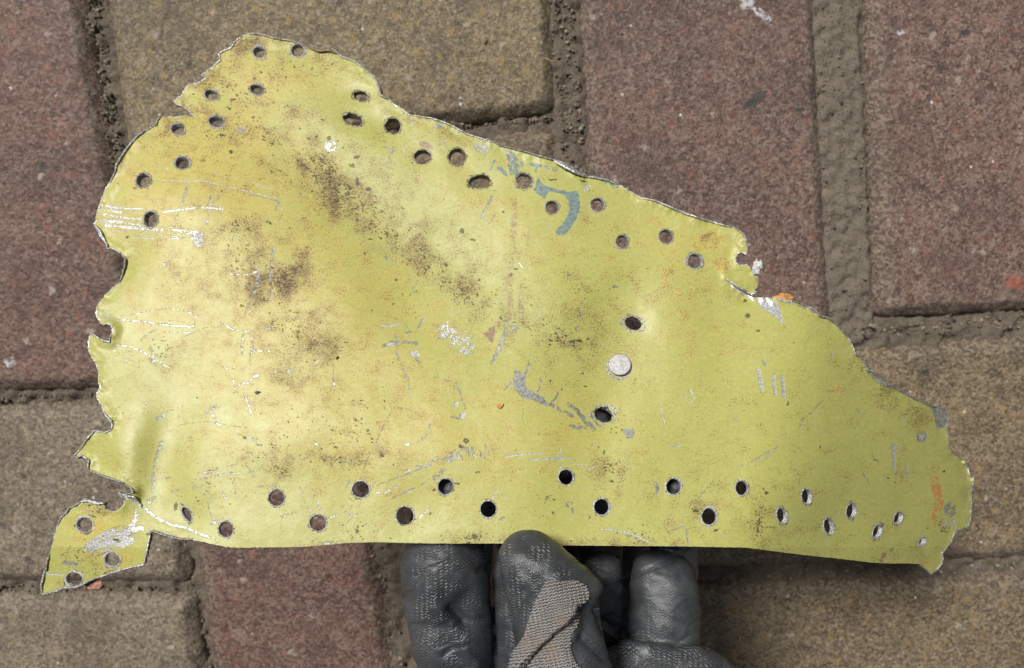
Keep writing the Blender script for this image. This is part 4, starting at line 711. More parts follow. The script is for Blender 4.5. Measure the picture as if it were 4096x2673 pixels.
def panel_mat():
    b = NB('chromate_painted_aluminium'); uv = b.attr('suv').outputs['Vector']
    A = b.attr('maskA'); B = b.attr('maskB')
    sa = b.n('ShaderNodeSeparateColor'); b.l(A.outputs['Color'], sa.inputs[0]); sb = b.n('ShaderNodeSeparateColor'); b.l(B.outputs['Color'], sb.inputs[0])
    bare, grey, brown, dark = sa.outputs[0], sa.outputs[1], sa.outputs[2], A.outputs['Alpha']
    blue, pink, orange, ochre = sb.outputs[0], sb.outputs[1], sb.outputs[2], B.outputs['Alpha']
    big = b.noise(uv, 2.2, 3, .55); mid = b.noise(uv, 14, 4, .65); fine = b.noise(uv, 75, 4, .75); grit = b.noise(uv, 150, 3, .75)
    streak = b.noise(b.map(uv, (9, 34, 1), (0, 0, R(-35))), 1.6, 4, .7)
    c = b.mix(b.ramp(b.math('ADD', ochre, b.math('MULTIPLY', b.math('SUBTRACT', mid, .5), 1.6)), .0, 1.0), (.316, .318, .090), (.402, .336, .086))
    c = b.mix(b.math('MULTIPLY', b.ramp(fine, .50, .62), .30), c, (.46, .41, .165))
    c = b.mix(b.math('MULTIPLY', b.ramp(fine, .48, .38), .22), c, (.25, .22, .06))
    c = b.mix(b.math('MULTIPLY', b.ramp(streak, .49, .64), b.math('MULTIPLY_ADD', ochre, .34, .10)), c, (.30, .215, .06))
    c = b.mix(b.math('MULTIPLY', b.ramp(mid, .52, .66), b.math('MULTIPLY_ADD', ochre, .30, .05)), c, (.33, .235, .075))
    sg = b.noise(b.map(uv, (55, 150, 1), (0, 0, R(-32))), 1.0, 3, .75)
    # peppering of fine dirt everywhere, thicker where stained
    t = b.math('ADD', b.math('MULTIPLY_ADD', brown, .22, grit), b.math('MULTIPLY', b.math('SUBTRACT', mid, .5), .45))
    c = b.mix(b.ramp(t, .575, .66, 0, .75), c, (.13, .095, .04))
    c = b.mix(b.math('MULTIPLY', b.ramp(b.math('ADD', brown, b.math('MULTIPLY', b.math('SUBTRACT', mid, .5), 1.2)), .10, 1.2), .52), c, (.24, .155, .055))
    t2 = b.math('ADD', b.math('MULTIPLY', brown, .19), b.math('ADD', b.math('MULTIPLY_ADD', sg, .40, b.math('MULTIPLY', fine, .45)), b.math('MULTIPLY', b.math('ADD', streak, mid), .20)))
    c = b.mix(b.math('MULTIPLY', b.ramp(t2, .735, .83), .85), c, (.065, .042, .025))
    c = b.mix(b.math('MULTIPLY', pink, b.ramp(fine, .42, .52, .6, 1)), c, (.19, .115, .080))
    c = b.mix(b.math('MULTIPLY', b.ramp(b.math('ADD', orange, b.math('MULTIPLY', b.math('SUBTRACT', fine, .5), 2)), .2, .9), .9), c, (.38, .165, .045))
    c = b.mix(b.math('MULTIPLY', b.ramp(b.math('ADD', blue, b.math('MULTIPLY', b.math('SUBTRACT', fine, .5), 1.2)), .35, .65), .95), c, b.mix(b.ramp(fine, .42, .58), (.085, .135, .135), (.16, .215, .205)))
    gm = b.ramp(b.math('ADD', grey, b.math('MULTIPLY', b.math('SUBTRACT', fine, .5), 1.5)), .24, .58)
    c = b.mix(b.math('MULTIPLY', gm, .9), c, b.mix(b.ramp(fine, .42, .58), (.13, .135, .13), (.26, .262, .255)))
    bm = b.ramp(b.math('ADD', bare, b.math('MULTIPLY', b.math('SUBTRACT', grit, .5), 1.1)), .30, .66)
    c = b.mix(b.math('MULTIPLY', bm, .95), c, b.mix(b.ramp(grit, .42, .58), (.24, .243, .25), (.50, .505, .51)))
    dm = b.ramp(b.math('ADD', dark, b.math('MULTIPLY', b.math('SUBTRACT', grit, .5), 2.0)), .38, .78)
    c = b.mix(b.math('MULTIPLY', dm, .9), c, (.04, .034, .026))
    metal = b.math('MAXIMUM', b.math('MULTIPLY', bm, .35), b.math('MULTIPLY', gm, .25))
    rough = b.math('ADD', b.math('MULTIPLY', mid, .22), b.math('MULTIPLY_ADD', brown, .25, .30))
    h = b.math('SUBTRACT', b.math('MULTIPLY', fine, .25), b.math('ADD', b.math('MULTIPLY', bm, .5), b.math('ADD', b.math('MULTIPLY', gm, .4), b.math('MULTIPLY', dm, -.3))))
    h = b.math('ADD', h, b.math('MULTIPLY', grit, .12))
    return b.fin(c, rough, metal, b.bump(h, .00020, .9), .33)
PANEL = panel_mat()
ALU = plain('bare_aluminium', (.46, .46, .455), .38, .75, 1500, .4, .0003)
ALUD = plain('dull_torn_aluminium', (.30, .29, .27), .5, .6, 1500, .55, .0004)
def back_mat():
    b = NB('panel_back_primer'); o = b.obj(); m = b.noise(o, 120, 4, .7); f = b.noise(o, 900, 4, .7)
    c = b.mix(b.ramp(m, .4, .65), (.30, .31, .29), (.20, .21, .15)); c = b.mix(b.ramp(f, .55, .7), c, (.12, .09, .06))
    return b.fin(c, .6, 0, b.bump(f, .0003))
BACK = back_mat()

root = empty('metal_panel', tuple(pix(2048, 2100, .219)))
tag(root, 'torn yellow-green painted aluminium sheet with rows of rivet holes, held by the gloved hand', 'metal panel')
sheet = fast_mesh('sheet', Pf, quads, polys, [PANEL])
adopt(sheet, root)
def attrs(o, u, v):
    me = o.data
    s_ = np.stack([u / 1000, v / 1000, 0 * u], -1).astype(np.float32)
    a = me.attributes.new('suv', 'FLOAT_VECTOR', 'POINT'); a.data.foreach_set('vector', s_.ravel())
    for nm, ks in (('maskA', ('bare', 'grey', 'brown', 'dark')), ('maskB', ('blue', 'pink', 'orange', 'ochre'))):
        q = np.stack([bil(MASK[k], u, v) for k in ks], -1).astype(np.float32)
        a = me.attributes.new(nm, 'FLOAT_COLOR', 'POINT'); a.data.foreach_set('color', q.ravel())
attrs(sheet, U, V)
# torn edge wall and back face
be = np.array(bed); ub, inv = np.unique(be.ravel(), return_inverse=True); inv = inv.reshape(-1, 2); m = len(ub)
nb = normal_at(U[ub], V[ub]); P0 = Pf[ub]; P1 = P0 - nb * THICK
edge = fast_mesh('torn_edge', np.concatenate([P0, P1]), np.stack([inv[:, 0], inv[:, 1], inv[:, 1] + m, inv[:, 0] + m], -1), mats=[ALUD]); adopt(edge, root)
g2x = np.arange(126, 3930, 9.0); g2y = np.arange(105, 2406, 9.0)
_, SB, _ = sdf_of(g2x, g2y)
u2, v2, q2, p2, _ = march(g2x, g2y, SB + 1.5)
back = fast_mesh('back_face', pix(u2, v2, depth(u2, v2)) - normal_at(u2, v2) * THICK, q2[:, ::-1], [p[::-1] for p in p2], [BACK]); adopt(back, root)

# a bare burr round every hole, each its own ring
def ring(k, u0, v0, ru, rv, an, rag, rw, sty):
    n = 40; th = np.linspace(0, 2 * math.pi, n, endpoint=False); ca, sa = math.cos(R(an)), math.sin(R(an))
    jit = 1 + .035 * rag * np.sin(th * 3 + k) + .012 * np.sin(th * 7 + k * 1.7)
    wv = .8 * rw * (1 + .35 * np.sin(th * 2 + k * 1.3) + .3 * np.sin(th * 5 + k * .9))
    tilt_ = .3 * np.sin(th + k)
    if sty == 2: prof = [(1.0, .0, .00002), (.55, .0, .00006), (.10, .0, -.0009), (0, -1.0, -.0011), (0, -1.5, -.0024)]
    elif sty == 1: prof = [(1.0, .0, -.00002), (.5, .0, .00010), (.0, .6, -.00010), (0, -1.5, -.0012), (0, -4.5, -.0027)]
    else: prof = [(1.0, 0, -.00002), (.55, .0, .00013), (.15, .0, .00016), (0, -1.2, .00002), (0, -1.8, -.0012 if v0 > 1100 else -.0021)]
    rows = []
    for (fw, off, hh) in prof:
        r1 = (ru + off) * jit + fw * wv; r2 = (rv + off) * jit + fw * wv
        p, q = r1 * np.cos(th), r2 * np.sin(th); u = u0 + p * ca - q * sa; v = v0 + p * sa + q * ca
        rows.append(pix(u, v, depth(u, v)) + normal_at(u, v) * (hh * (1 + tilt_ * (hh > 0)))[:, None])
    Vv = np.concatenate(rows); Q = []
    for i in range(len(prof) - 1):
        for j in range(n): Q.append((i * n + j, i * n + (j + 1) % n, (i + 1) * n + (j + 1) % n, (i + 1) * n + j))
    o = fast_mesh('hole_rim', Vv, np.array(Q)[:, ::-1], mats=[RIMD if sty == 1 else RIM if v0 > 1100 else RIMM]); adopt(o, root)
    return o
def rim_mat(name, lo, hi, metal):
    b = NB(name); o = b.obj(); m = b.noise(o, 420, 3, .65); f = b.noise(o, 1900, 4, .75)
    c = b.mix(b.ramp(f, .36, .62), lo, hi); c = b.mix(b.math('MULTIPLY', b.ramp(m, .52, .70), .75), c, (.10, .08, .06))
    return b.fin(c, .42, metal, b.bump(f, .0004))
RIM = rim_mat('hole_burr', (.17, .165, .16), (.60, .59, .58), .5); RIMD = rim_mat('grimy_hole_burr', (.10, .085, .055), (.36, .31, .17), .1)
RIMM = rim_mat('worn_hole_burr', (.13, .12, .10), (.42, .40, .36), .3)
for k, h in enumerate(HOLES):
    o = ring(k, *h)
    if h[7] == 2: o['label'] = 'wide countersunk rim of bare metal'
# rivet
RVM = plain('rivet_metal', (.34, .335, .335), .5, .35, 1100, .16, .0002)
RVM2 = RVM
rp = pix(2479, 1462, depth(np.array(2479.), np.array(1462.))); rn = normal_at(np.array(2479.), np.array(1462.))
ax = Vector(rn) ; ax = (ax + Vector((-.05, .10, 0))).normalized(); q = ax.to_track_quat('Z', 'Y').to_matrix(); q = np.array(q)
prof = [(.0004, .00075), (.0010, .00074), (.0016, .00070), (.0022, .00071), (.0026, .00071), (.0029, .00073), (.00315, .00070), (.0033, .00050), (.0031, .00020), (.0018, .00012), (.0017, -.0016)]
n = 48; Vv = [(0, 0, .00076)]
for r_, z_ in prof:
    for j in range(n):
        t = 2 * math.pi * j / n; Vv.append((r_ * math.cos(t), r_ * math.sin(t), z_))
Vv = np.array(Vv) @ q.T + rp + rn * .00035
Q = [(1 + i * n + j, 1 + (i + 1) * n + j, 1 + (i + 1) * n + (j + 1) % n, 1 + i * n + (j + 1) % n) for i in range(len(prof) - 1) for j in range(n)]
rv = fast_mesh('rivet', Vv, Q, [[0, 1 + j, 1 + (j + 1) % n] for j in range(n)], [RVM]); adopt(rv, root); rv['label'] = 'flat pale rivet head still seated in its hole'
ringo = fast_mesh('rivet_seat', *(lambda: (np.concatenate([np.stack([pix(2474 + r_ * np.cos(t_), 1472 + r_ * np.sin(t_), depth(2474 + r_ * np.cos(t_), 1472 + r_ * np.sin(t_))) + rn * .00008 for t_ in np.linspace(0, 2 * math.pi, n, endpoint=False)]) for r_ in (40, 49)]), np.array([(j, (j + 1) % n, n + (j + 1) % n, n + j) for j in range(n)])))(), mats=[RIM]); adopt(ringo, root)

# curled lip on the upper edge, crumpled shred, chips, flakes
def strip(name, base, off, hts, mat, parent=root, sub=10):
    """ribbon that starts on the base px line and curls over towards base+off with heights hts (m towards the camera)"""
    base = np.array(base, float); t = np.linspace(0, len(base) - 1, (len(base) - 1) * sub + 1); i = np.minimum(t.astype(int), len(base) - 2); f = (t - i)[:, None]
    L = base[i] * (1 - f) + base[i + 1] * f; m = len(hts); rows = []
    pr = np.sin(np.linspace(0, math.pi, len(L))) ** .6
    for k in range(m):
        w_ = k / (m - 1); jj = (rng.random(len(L)) - .5) * 5 * w_
        u = L[:, 0] + (off[0] * w_ + jj) * pr; v = L[:, 1] + (off[1] * w_ + jj) * pr
        rows.append(pix(u, v, depth(u, v) - hts[k] * pr))
    Vv = np.concatenate(rows); n = len(L)
    Q = [(k * n + j, k * n + j + 1, (k + 1) * n + j + 1, (k + 1) * n + j) for k in range(m - 1) for j in range(n - 1)]
    o = fast_mesh(name, Vv, Q, mats=[mat])
    sol = o.modifiers.new('thickness', 'SOLIDIFY'); sol.thickness = .0004; sol.offset = 0
    adopt(o, root); return o
strip('curled_lip', [(2215,640),(2250,650),(2275,660),(2313,682),(2352,708)], (-6, 20), [0, .0008, .0013, .0014, .0011], ALU)
strip('curled_lip', [(2352,707),(2380,704),(2429,715),(2475,738)], (0, 10), [0, .0004, .0006, .0004], ALUD)
strip('curled_lip', [(376,898),(392,928),(400,946),(424,974)], (12, -4), [0, .0006, .0010, .0008], ALU)
strip('curled_lip', [(1500,312),(1520,345),(1527,378),(1556,396)], (-8, 6), [0, .0004, .0006, .0004], ALUD)
strip('curled_lip', [(1225,184),(1270,192),(1316,189),(1350,214)], (4, 18), [0, .0006, .0009, .0007], plain('brown_stained_edge', (.16, .11, .06)))
strip('curled_lip', [(2900,1114),(2935,1143),(2975,1166),(3010,1183)], (-3, -10), [0, .0004, .0006, .0006], ALU)
strip('curled_lip', [(320,2006),(345,1992),(390,2004),(418,2012)], (2, 16), [0, .0006, .0010, .0008], ALU)
strip('curled_lip', [(470,1971),(500,1980),(535,1985),(570,2030)], (8, 8), [0, .0006, .0009, .0006], ALU)
def burrs():
    pts = [p for p in OUT if p not in ('s', 'j')]; n = len(pts); k = OUT.index('s'); r2 = np.random.default_rng(5)
    area = sum(pts[i][0] * pts[(i + 1) % n][1] - pts[(i + 1) % n][0] * pts[i][1] for i in range(n)); sg = 1 if area > 0 else -1
    i = 0
    while i < n - 4:
        m = int(r2.integers(4, 9)); run = pts[i:i + m]; i += m - 1
        if len(run) < 3 or (k - 2 < i < k + 24) or r2.random() < .42: continue
        a, c = np.array(run[0], float), np.array(run[-1], float); t = (c - a) / (np.linalg.norm(c - a) + 1e-6)
        o = np.array([t[1], -t[0]]) * sg * r2.uniform(.5, 1) ** 2 * 6; q = r2.uniform(.0002, .0009)
        run = [tuple(np.array(p) - o * .9) for p in run]
        strip('edge_burr', run, tuple(o * 1.5), [0, q * .7, q, q * .5], ALU if r2.random() < .4 else ALUD)
burrs()
def lump(name, u, v, d, r, mat, sq=(1, 1, 1), seed=0, amp=.35, nseg=20):
    n = nseg; th, ph = np.meshgrid(np.linspace(0, 2 * math.pi, 2 * n, endpoint=False), np.linspace(0, math.pi, n))
    x, y, z = np.sin(ph) * np.cos(th), np.sin(ph) * np.sin(th), np.cos(ph)
    k = 1 + amp * (fbm(x * 2.2 + 5 + z, y * 2.2 + 7 - z, seed, 3) - .5) * 2
    P = np.stack([x * sq[0] * k, y * sq[1] * k, z * sq[2] * k], -1).reshape(-1, 3) * r
    i = np.arange(2 * n * n).reshape(n, 2 * n); i2 = np.roll(i, -1, 1)
    Q = np.stack([i[:-1], i[1:], i2[1:], i2[:-1]], -1).reshape(-1, 4)
    o = fast_mesh(name, P @ RX.T + pix(u, v, d), Q, mats=[mat]); adopt(o, root); return o
o = lump('crumpled_shred', 3028, 1070, float(depth(np.array(2990.), np.array(1075.))) + .0004, .0017, plain('bright_torn_aluminium', (.78, .78, .76), .35, .5, 1800, .3, .0008), (.9, 1.25, .6), 3, .7); o['label'] = 'bright crumpled shred of torn metal on the edge'
lump('sealant_smear', 3130, 1196, float(depth(np.array(3130.), np.array(1205.))) + .003, .0036, plain('orange_sealant', (.40, .19, .05), .55), (1, .42, .35), 5)
lump('sealant_smear', 3851, 1848, float(depth(np.array(3851.), np.array(1848.))), .0010, plain('pale_sealant', (.38, .38, .14), .55), (1, .8, .5), 6)
lump('sealant_smear', 3888, 1920, float(depth(np.array(3888.), np.array(1920.))), .0009, plain('pale_sealant_b', (.40, .38, .16), .55), (.8, 1, .5), 8)
def chip(name, z, pts, mat, dd, th=.0004):
    P = zc(z, pts); u = np.array([p[0] for p in P]); v = np.array([p[1] for p in P]); d = depth(u, v) + dd
    a = pix(u, v, d); b_ = pix(u, v, d + th); n = len(P)
    o = fast_mesh(name, np.concatenate([a, b_]), polys=[list(range(n))[::-1], list(range(n, 2 * n))] + [[i, (i + 1) % n, n + (i + 1) % n, n + i] for i in range(n)], mats=[mat], smooth=False); adopt(o, root); return o
REDC = plain('red_paint_layer', (.34, .15, .11), .6); DKR = plain('dark_red_paint_layer', (.06, .025, .022), .5)
chip('paint_chip', 'I', [(590,985),(620,955),(690,935),(703,985),(680,1005),(610,1010)], REDC, .0016)
chip('paint_chip', 'I', [(288,868),(318,885),(300,915),(285,980),(262,972),(275,920)], DKR, .0012)
chip('paint_chip', 'I', [(560,980),(620,955),(690,930),(660,945),(600,985)], DKR, .0013)
o = chip('resin_flake', 'F', [(1693,1243),(1715,1230),(1750,1232),(1742,1252),(1725,1268),(1708,1262)], plain('amber_flake', (.42, .20, .03), .3), -.0006, .0006); o['label'] = 'small amber flake stuck to the paint'
chip('dirt_flake', 'F', [(590,920),(606,904),(610,912),(596,928)], plain('black_dirt', (.02, .018, .016), .6), -.0005, .0005)
chip('dirt_flake', 'F', [(32,1160),(62,1146),(70,1152),(42,1168)], plain('black_dirt_b', (.02, .018, .016), .6), -.0005, .0005)

# ------------------------------------------------------------------ gloved hand
def px_r(hw, d): return hw * d / F
def catm(P, sub):
    P = np.asarray(P, float); n = len(P); out = []
    for i in range(n - 1):
        p0, p1, p2, p3 = P[max(i - 1, 0)], P[i], P[i + 1], P[min(i + 2, n - 1)]
        for k in range(sub):
            t = k / sub; out.append(.5 * ((2 * p1) + (-p0 + p2) * t + (2 * p0 - 5 * p1 + 4 * p2 - p3) * t * t + (-p0 + 3 * p1 - 3 * p2 + p3) * t ** 3))
    out.append(P[-1]); return np.array(out)
def loft(st, ratio, axis='v', sub=8, seg=40, expo=1.0):
    """st rows: cu, cv, depth mm, half width px"""
    S_ = catm(st, sub); th = np.linspace(0, 2 * math.pi, seg, endpoint=False); rows = []
    for cu, cv, d, hw in S_:
        hw = max(hw, 3); d /= 1000; r = px_r(hw, d) * ratio
        c, s_ = np.cos(th), np.sin(th); c = np.sign(c) * np.abs(c) ** expo; s_ = np.sign(s_) * np.abs(s_) ** expo
        dd = d + r * s_
        if axis == 'v': u = W / 2 + ((cu - W / 2) + hw * c) * d / dd; v = H / 2 + (cv - H / 2) * d / dd + 0 * c
        else: v = H / 2 + ((cv - H / 2) + hw * c) * d / dd; u = W / 2 + (cu - W / 2) * d / dd + 0 * c
        rows.append(pix(u, v, dd))
    n = len(rows); V_ = np.concatenate(rows); Q = [(i * seg + k, (i + 1) * seg + k, (i + 1) * seg + (k + 1) % seg, i * seg + (k + 1) % seg) for i in range(n - 1) for k in range(seg)]
    return V_, Q, [list(range(seg)), [(n - 1) * seg + k for k in range(seg)][::-1]]
THUMB = [(2112,2119,208,8),(2112,2128,208,46),(2114,2145,208,78),(2121,2172,207,110),(2136,2215,206,142),(2160,2255,206,163),(2186,2300,206,183),(2204,2345,206,192),(2209,2400,206,187),(2222,2480,206.5,182),(2244,2590,207,182),(2266,2690,208,184),(2310,2860,216,200),(2340,3050,228,220)]
INDEX = [(1796,1868,232,8),(1796,1876,232,50),(1795,1900,232,92),(1790,1980,232,128),(1784,2100,232,148),(1779,2195,232,160),(1776,2260,232.5,170),(1778,2330,233,174),(1788,2420,233.5,175),(1803,2520,234,168),(1825,2680,236,150),(1880,2860,238,150),(1960,3050,238,160)]
MID = [(2110,1900,246,8),(2110,1910,246,50),(2112,1940,246,92),(2112,2020,244,122),(2112,2200,241,142),(2112,2290,240,148),(2118,2400,240,152),(2124,2680,240,152),(2150,2860,240,152),(2170,3050,240,160)]
RING_ = [(2418,2216,238,8),(2418,2220,238,38),(2414,2236,237,66),(2406,2270,236,84),(2400,2330,236,95),(2395,2420,236,99),(2386,2520,238,104),(2374,2640,243,110),(2370,2860,242,140),(2370,3050,238,160)]
RTIP = [(2360,1640,236,8),(2362,1650,236,46),(2366,1685,236,84),(2376,1800,238,104),(2386,2000,243,106),(2392,2200,249,100),(2392,2320,253,80),(2392,2360,254,8)]
PINK = [(2644,2206,237,8),(2644,2210,237,44),(2646,2226,236.5,84),(2649,2255,236,112),(2652,2300,235.5,127),(2656,2360,235,137),(2659,2430,234.5,142),(2656,2500,234,144),(2650,2600,235,142),(2640,2720,236,142),(2600,2880,236,150),(2540,3050,236,160)]
PTIP = [(2690,1885,234,8),(2690,1895,234,46),(2692,1920,234,80),(2694,2000,236,98),(2698,2120,241,98),(2696,2220,246,94),(2690,2330,250,90),(2690,2380,252,8)]
GAP_FILL = [(2200,1880,268,60),(2230,1900,270,240),(2235,2000,270,350),(2240,2200,269,390),(2245,2400,267,400),(2250,2600,263,400),(2250,2800,254,400),(2250,2900,246,340)]  # added slab behind the fingers that keeps the gaps between them dark
HEEL = [(2395,2700,226,60),(2440,2705,225,110),(2520,2706,224,127),(2620,2708,223,131),(2740,2712,223,132),(2820,2716,223,126),(2880,2724,224,108),(2925,2735,224,86),(2962,2750,225,52),(2980,2755,225,8)]
PALM = [(2250,2850,236,60),(2250,2880,236,330),(2240,2960,236,440),(2230,3080,236,500),(2240,3300,236,520),(2260,3600,240,440),(2280,3900,245,380),(2290,4250,250,370),(2290,4300,250,360)]
VV = []; QQ = []; PP = []; off_ = 0
for st, ra, axs in ((THUMB, .66, 'v'), (INDEX, .98, 'v'), (MID, .95, 'v'), (RING_, .98, 'v'), (RTIP, .95, 'v'), (PINK, .98, 'v'), (PTIP, .95, 'v'), (GAP_FILL, .22, 'v'), (HEEL, .8, 'h'), (PALM, .42, 'v')):
    v_, q_, p_ = loft(st, ra, axs, expo=.92 if st is THUMB else 1.0)
    VV.append(v_); QQ += [tuple(i + off_ for i in q) for q in q_]; PP += [[i + off_ for i in p] for p in p_]; off_ += len(v_)
# a web of flesh that carries the heel of the hand to the palm
v_, q_, p_ = loft([(2700,2690,230,60),(2690,2780,230,150),(2600,2950,232,200),(2450,3150,236,220),(2400,3200,236,60)], .8)
VV.append(v_); QQ += [tuple(i + off_ for i in q) for q in q_]; PP += [[i + off_ for i in p] for p in p_]; off_ += len(v_)
tmp = fast_mesh('gloved_hand', np.concatenate(VV), QQ, PP)
rm = tmp.modifiers.new('union', 'REMESH'); rm.mode = 'VOXEL'; rm.voxel_size = .00042; rm.use_smooth_shade = True
sm = tmp.modifiers.new('relax', 'SMOOTH'); sm.factor = .5; sm.iterations = 10
dg = bpy.context.evaluated_depsgraph_get(); ev = tmp.evaluated_get(dg); me = bpy.data.meshes.new_from_object(ev)
tmp.modifiers.clear(); tmp.data = me; hand = tmp
nV = len(me.vertices); co = np.empty(nV * 3, np.float32); me.vertices.foreach_get('co', co); co = co.reshape(-1, 3).astype(float)
no = np.empty(nV * 3, np.float32); me.vertices.foreach_get('normal', no); no = no.reshape(-1, 3).astype(float)
hu, hv, hd_ = to_pix(co)
view = cam_loc - co; view /= np.linalg.norm(view, axis=1, keepdims=True); facing = (view * no).sum(1)
def near(pts, s_): return np.exp(-.5 * (on_seg(hu, hv, pts) / s_) ** 2)
disp = np.zeros(nV); th_ = (hd_ < .2105) & (facing > -.1) & (hu > 1960) & (hv < 2760)
# thumb: pinch folds of the loose glove
fs = sideof(hu, hv, (2318, 2426), (2078, 2668)); fe = sst(hu + (2668 - hv), 4600 - 2400, 4600) * 0 + sst(hv, 2418, 2450) * sst(hv, 2760, 2690)
disp += th_ * (fe * np.where(fs < 0, .0020 * np.exp(-(fs / 46) ** 2), .0020 * np.exp(-(fs / 46) ** 2) * 0 - .0015 * np.exp(-((fs - 10) / 30) ** 2)) + .0010 * near([(2285,2500),(2255,2590),(2270,2680)], 28))
disp += th_ * (-.0022 * gau(hu, hv, 2365, 2490, 40, 60, 10) - .0010 * near([(2320,2450),(2400,2440)], 12) + .0012 * gau(hu, hv, 2385, 2345, 26, 34, 0) - .0009 * gau(hu, hv, 2110, 2480, 60, 110, -14) - .0008 * near([(2330,2560),(2420,2640)], 12))
disp += th_ * (.0005 * (fbm(hu / 60, hv / 60, 201, 2) - .5) * 2)
ix = (hd_ > .214) & (hu < 1990) & (facing > -.1)
disp += ix * (-.0026 * gau(hu, hv, 1868, 2430, 52, 60, 20) + .0012 * near([(1720,2300),(1735,2420),(1790,2490),(1850,2580),(1900,2680)], 26) - .0016 * gau(hu, hv, 1800, 2580, 40, 90, -20) - .0012 * gau(hu, hv, 1840, 2460, 60, 20, 35) - .0008 * near([(1800,2450),(1880,2500),(1940,2480)], 14))
disp += ix * .0006 * (fbm(hu / 70, hv / 70, 211, 2) - .5) * 2
pk = (hd_ > .214) & (hu > 2330) & (facing > -.1)
disp += ((hd_ > .214) & (hu < 2900) & (facing > -.1)) * (.0009 * (fbm((hu + .6 * hv) / 150, (hv - .4 * hu) / 60, 231, 3) - .5) - .0004 * sst(fbm((hu - .3 * hv) / 170, (hv + .5 * hu) / 55, 241, 2), .56, .66))
disp += th_ * (.0012 * (fbm((hu + .8 * hv) / 60, (hv - .8 * hu) / 170, 251, 3) - .5) * sst(hv, 2250, 2420))
disp += pk * (-.0014 * 0 + .0004 * (fbm(hu / 60, hv / 60, 221, 2) - .5) * 2 - .0010 * near([(2420,2490),(2480,2545),(2580,2570)], 10) + .0012 * near([(2430,2520),(2490,2568),(2590,2590)], 16))
co2 = co + no * disp[:, None]
me.vertices.foreach_set('co', co2.astype(np.float32).ravel()); me.update()
guv = np.stack([hu / 1000, hv / 1000, hd_], -1).astype(np.float32)
a = me.attributes.new('guv', 'FLOAT_VECTOR', 'POINT'); a.data.foreach_set('vector', guv.ravel())
rip = .62 * np.clip(.12 + 1.1 * gau(hu, hv, 2140, 2300, 110, 110) + .9 * gau(hu, hv, 1740, 2290, 70, 130) + .5 * gau(hu, hv, 1760, 2520, 150, 160) + .8 * gau(hu, hv, 2640, 2640, 220, 60) + .3 * gau(hu, hv, 2430, 2330, 60, 80) + .3 * gau(hu, hv, 2560, 2400, 60, 120), 0, 1)
a = me.attributes.new('ripple', 'FLOAT', 'POINT'); a.data.foreach_set('value', rip.astype(np.float32))
def glove_mat():
    b = NB('nitrile_coated_knit'); g = b.attr('guv').outputs['Vector']; rp_ = b.attr('ripple').outputs['Fac']
    nw = b.noise(g, 22, 2, .5); nn_ = b.noise(g, 70, 4, .7); sp = b.noise(g, 260, 3, .7); big = b.noise(g, 7, 3, .6)
    sx = b.n('ShaderNodeSeparateXYZ'); b.l(g, sx.inputs[0])
    zz = b.math('SINE', b.math('MULTIPLY', sx.outputs[0], 2 * math.pi / .021))
    yy = b.math('ADD', b.math('MULTIPLY_ADD', zz, .0028, sx.outputs[1]), b.math('MULTIPLY', nw, .035))
    wv = b.math('SINE', b.math('MULTIPLY', yy, 2 * math.pi / .0125))
    amp = b.math('MULTIPLY', rp_, b.ramp(b.noise(g, 14, 2, .5), .36, .62))
    h = b.math('ADD', b.math('MULTIPLY', wv, b.math('MULTIPLY', amp, .95)), b.math('ADD', b.math('MULTIPLY', nn_, .55), b.math('MULTIPLY', sp, .30)))
    c = b.mix(b.ramp(big, .35, .65), (.028, .0315, .036), (.044, .048, .054))
    dust = b.ramp(sp, .50, .72, 0, 1)
    c = b.mix(b.math('MULTIPLY', dust, b.math('MULTIPLY', b.ramp(big, .42, .62), .55)), c, (.17, .16, .145))
    c = b.mix(b.math('MULTIPLY', b.ramp(b.noise(g, 40, 4, .7), .60, .72), .35), c, (.14, .115, .08))
    rg = b.math('ADD', b.math('MULTIPLY', nn_, .25), b.math('MULTIPLY', b.ramp(big, .35, .65), .12))
    return b.fin(c, b.math('ADD', b.math('MULTIPLY_ADD', rp_, -.10, rg), .25), 0, b.bump(h, .00035, .9), .6)
GLOVE = glove_mat(); me.materials.clear(); me.materials.append(GLOVE)
tag(hand, 'gloved hand in dark grey coated knit glove pinching the panel by its lower edge', 'gloved hand')

# uncoated knit patch on the back of the thumb: real stitches
bvh = BVHTree.FromPolygons([Vector(c) for c in co2], [tuple(p.vertices) for p in me.polygons])
KN = [(2178,2326),(2215,2318),(2262,2322),(2300,2318),(2345,2340),(2362,2372),(2352,2398),(2310,2432),(2316,2470),(2312,2500),(2290,2540),(2283,2590),(2300,2640),(2340,2685),(2370,2730),(2010,2730),(2012,2668),(2055,2608),(2095,2540),(2112,2480),(2140,2400),(2158,2368)]
ku = np.arange(2000, 2382, 2.0); kv = np.arange(2306, 2740, 2.0); KU, KV = np.meshgrid(ku, kv)
ins = np.zeros(KU.shape, bool); kd = on_seg(KU, KV, KN + [KN[0]])
ju = 4 * (fbm(KU / 9, KV / 9, 301, 2) - .5); jv = 4 * (fbm(KU / 9, KV / 9, 311, 2) - .5)
for (ax_, ay_), (bx_, by_) in zip(KN, KN[1:] + KN[:1]):
    c = (ay_ > KV + jv) != (by_ > KV + jv); ins ^= c & (KU + ju < (bx_ - ax_) * (KV + jv - ay_) / (by_ - ay_ + 1e-9) + ax_)
pos = np.full(KU.shape + (3,), np.nan); nrm = np.zeros(KU.shape + (3,))
for j, i in zip(*np.nonzero(ins)):
    d = pix(KU[j, i], KV[j, i], 1.0) - cam_loc
    h = bvh.ray_cast(Vector(cam_loc), Vector(d).normalized())
    if h[0] is not None and (h[0] - Vector(cam_loc)).length < .225: pos[j, i] = h[0]; nrm[j, i] = h[1]
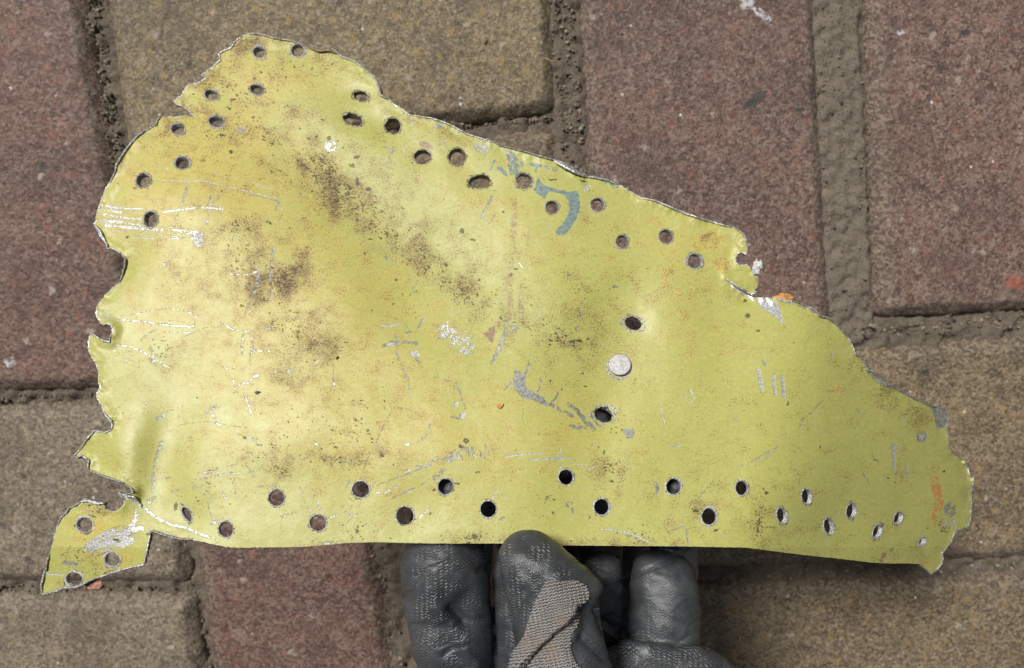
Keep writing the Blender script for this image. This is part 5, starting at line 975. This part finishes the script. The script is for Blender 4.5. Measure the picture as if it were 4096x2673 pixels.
for _ in range(10):
    g = ~np.isnan(pos[..., 0]); acc = np.zeros_like(pos); wn_ = np.zeros(KU.shape); accn = np.zeros_like(nrm)
    p0 = np.where(g[..., None], pos, 0); n0_ = np.where(g[..., None], nrm, 0)
    for dj_, di_ in ((0, 0), (1, 0), (-1, 0), (0, 1), (0, -1)):
        acc += np.roll(p0, (dj_, di_), (0, 1)); accn += np.roll(n0_, (dj_, di_), (0, 1)); wn_ += np.roll(g, (dj_, di_), (0, 1))
    edge_ = g & (wn_ >= 5)
    pos = np.where(edge_[..., None], acc / np.maximum(wn_, 1)[..., None], pos); nrm = np.where(edge_[..., None], accn / np.maximum(wn_, 1)[..., None], nrm)
# chevron stitches, the rows running up the thumb at a slant
al = R(-12); su = KU * math.cos(al) + KV * math.sin(al); sv = -KU * math.sin(al) + KV * math.cos(al)
wob = 5 * (fbm(KU / 50, KV / 50, 321, 2) - .5); su = su + wob; sv = sv + wob
cw, rh = 17.0, 11.5
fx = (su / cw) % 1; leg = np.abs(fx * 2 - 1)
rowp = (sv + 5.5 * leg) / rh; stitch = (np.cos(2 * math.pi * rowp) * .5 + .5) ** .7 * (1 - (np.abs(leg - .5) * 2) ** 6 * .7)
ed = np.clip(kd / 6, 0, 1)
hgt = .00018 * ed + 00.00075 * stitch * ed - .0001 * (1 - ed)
pos = pos + nrm * hgt[..., None]
ok = ins & ~np.isnan(pos[..., 0]); vid = np.full(KU.shape, -1); vid[ok] = np.arange(ok.sum())
qk = np.stack([vid[:-1, :-1], vid[1:, :-1], vid[1:, 1:], vid[:-1, 1:]], -1).reshape(-1, 4); qk = qk[(qk >= 0).all(1)]
def knit_mat():
    b = NB('grey_knit_yarn'); s_ = b.attr('stitch').outputs['Fac']; o = b.obj(); f = b.noise(o, 2600, 3, .7); m = b.noise(o, 130, 3, .6)
    c = b.mix(b.ramp(s_, .18, .68), (.035, .034, .034), (.24, .225, .215)); c = b.mix(b.math('MULTIPLY', b.ramp(f, .45, .7), .5), c, (.38, .365, .36))  # shade in the gaps between stitches is deepened in the colour
    c = b.mix(b.math('MULTIPLY', b.ramp(m, .5, .72), .55), c, (.22, .155, .11))
    return b.fin(c, .9, 0, b.bump(f, .0003), .2)
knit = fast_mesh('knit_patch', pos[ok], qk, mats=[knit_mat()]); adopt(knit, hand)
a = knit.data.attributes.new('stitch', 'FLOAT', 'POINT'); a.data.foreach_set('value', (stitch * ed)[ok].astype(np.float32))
knit['label'] = 'bare grey knit area on the back of the thumb'
CUFF = plain('knit_cuff', (.10, .10, .105), .9, 0, 1800, .4, .0006)
v_, q_, p_ = loft([(2285,3900,245,400),(2288,4050,247,392),(2290,4200,249,396),(2290,4330,250,404)], .46, sub=6)
cu = fast_mesh('glove_cuff', v_, q_, p_, [CUFF]); adopt(cu, hand)
